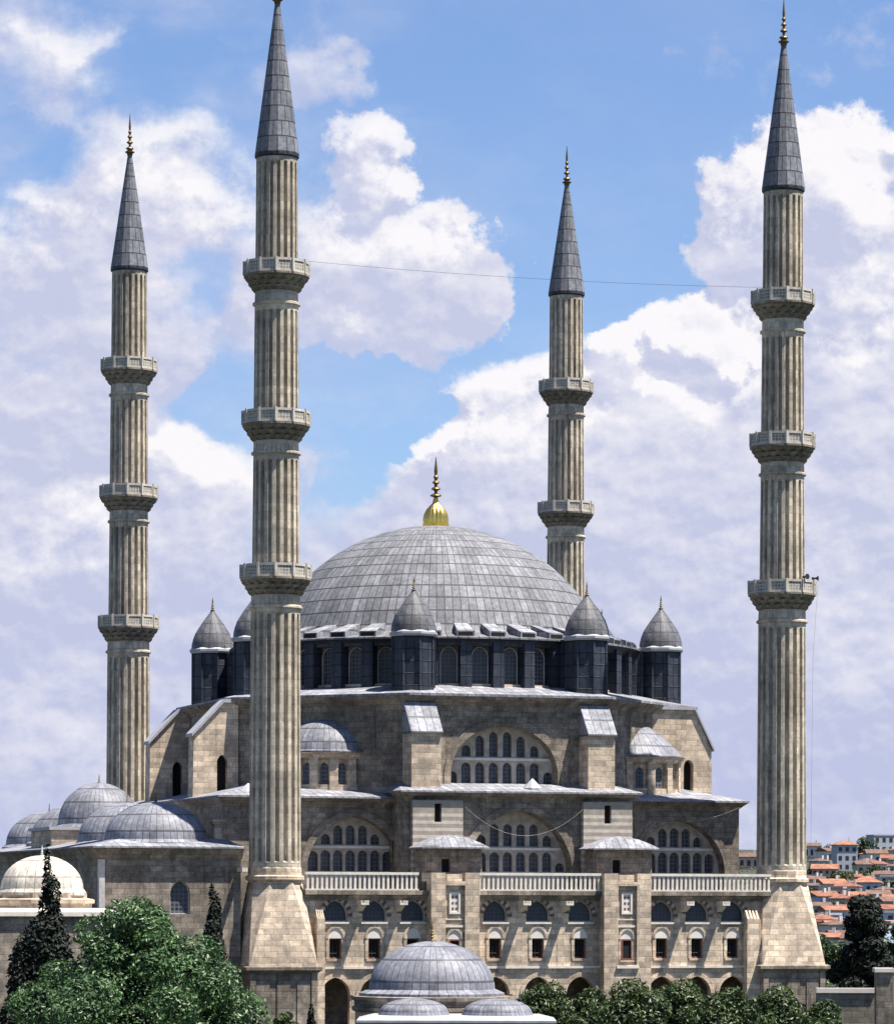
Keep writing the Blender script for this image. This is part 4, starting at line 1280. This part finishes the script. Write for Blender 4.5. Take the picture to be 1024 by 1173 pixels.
for row, (D, what) in enumerate(((1290, 'near the skyline'), (1150, 'high on the hill'), (1020, 'halfway up the hill'), (910, 'under the wide hipped roof'), (830, 'on the lower hill'), (740, 'low on the hill'), (670, 'at hill foot'))):
    cols_ = sorted(hr.sample(range(930, 1036, 9), 5))
    kinds = {}
    for px in cols_:
        wc = hr.choice(['cream', 'white', 'pink', 'grey', 'blue']); rc = hr.choice(['orange', 'red', 'brown', 'brown', 'red', 'grey'])
        kinds.setdefault((wc, rc), []).append(px)
    for (wc, rc), pl in kinds.items():
        for q, px in enumerate(pl):
            rn = 'flat grey roof' if rc == 'grey' else rc + ' tiled roof'
            lab = 'small %s house with a %s %s' % (wc, rn, what)
            if len(pl) > 1: lab += ', %s from left' % ORD[q]
            w = hr.uniform(3.4, 5.6)
            extra.append((px + hr.uniform(-2, 2), D + hr.uniform(-25, 25), w, hr.uniform(4.5, 6.5), hr.uniform(2.6, 4.4), wc, rc, hr.random() < .4, hr.choice([1, 1, 2]), lab))
for i, hs in enumerate(HS):
    hs = list(hs); hs[2] *= .86
    house(*hs, rot=(-.12, .1, .22, -.2, .05)[i % 5], cols=4 if hs[2] > 7 else 3 if hs[2] > 5 else 2)
for hs in extra: house(*hs, rot=hr.uniform(-.7, .7), cols=2)
for i, (px, D, H, Wd, lab) in enumerate(((950, 1300, 6, 9, 'round tree left of the tall orange-roofed apartment house on the skyline'), (990, 1300, 9, 9, 'dark tree between the apartment house and the flat-roofed block'),
                                         (1003, 1090, 4, 7, 'small tree among the houses near the right edge'), (934, 1130, 4, 6, 'small tree among the houses behind the right minaret'),
                                         (972, 930, 4, 5, 'small dark tree between two orange-roofed houses'), (1022, 930, 5, 6, 'town tree at the right edge amid white houses'), (948, 745, 3.5, 4.5, 'bush between the low cottages near the pedestal'),
        (938, 560, 6, 8, 'dark bushy tree lowest beside the pedestal, under the cottages'), (958, 540, 5.5, 8, 'dark bushy tree under the cottages left of the tall evergreen'), (1020, 560, 6, 9, 'green bushy tree low at the right edge beside the tall evergreen'),
        (964, 1020, 4.5, 8, 'tree row clump under the tall apartment house'), (985, 1050, 3.6, 7, 'tree clump above the wide orange hipped roof'), (1014, 945, 3.5, 6, 'low bush right of the pale blue house'), (931, 905, 3.5, 5, 'bush touching the pedestal edge under the narrow pink house'),
        (996, 830, 4, 6, 'tree between cottages right of the evergreen top'), (962, 815, 3, 5, 'bush between the red-roofed cottages left of the evergreen'), (1012, 1300, 4, 9, 'trees in front of the long flat-roofed block'))):
    tree('town_tree', wpt(px, D), H, Wd, lab, 'trees in the town', LEAF_DK, 1600, .45, 8, .1, .2)

# low scrub and gardens covering the hillside between the houses
sr = random.Random(5); lumps = []
for i in range(900):
    D = sr.uniform(430, 1440); p = wpt(sr.uniform(780, 1500), D)
    r = sr.uniform(.7, 2.3)
    lumps.append((p.x, p.y, p.z + r * .2, r * 1.5, r * 1.5, r * .8))
holder = empty('scrub_holder', (0, 0, 0))
sc_ = foliage(lumps, 42000, .45, 'hillside_scrub', LEAF_DK, holder)
sc_.parent = None; bpy.data.objects.remove(holder)
tag(sc_, 'dark green scrub and gardens between the houses on the hillside', 'scrub', kind='stuff')
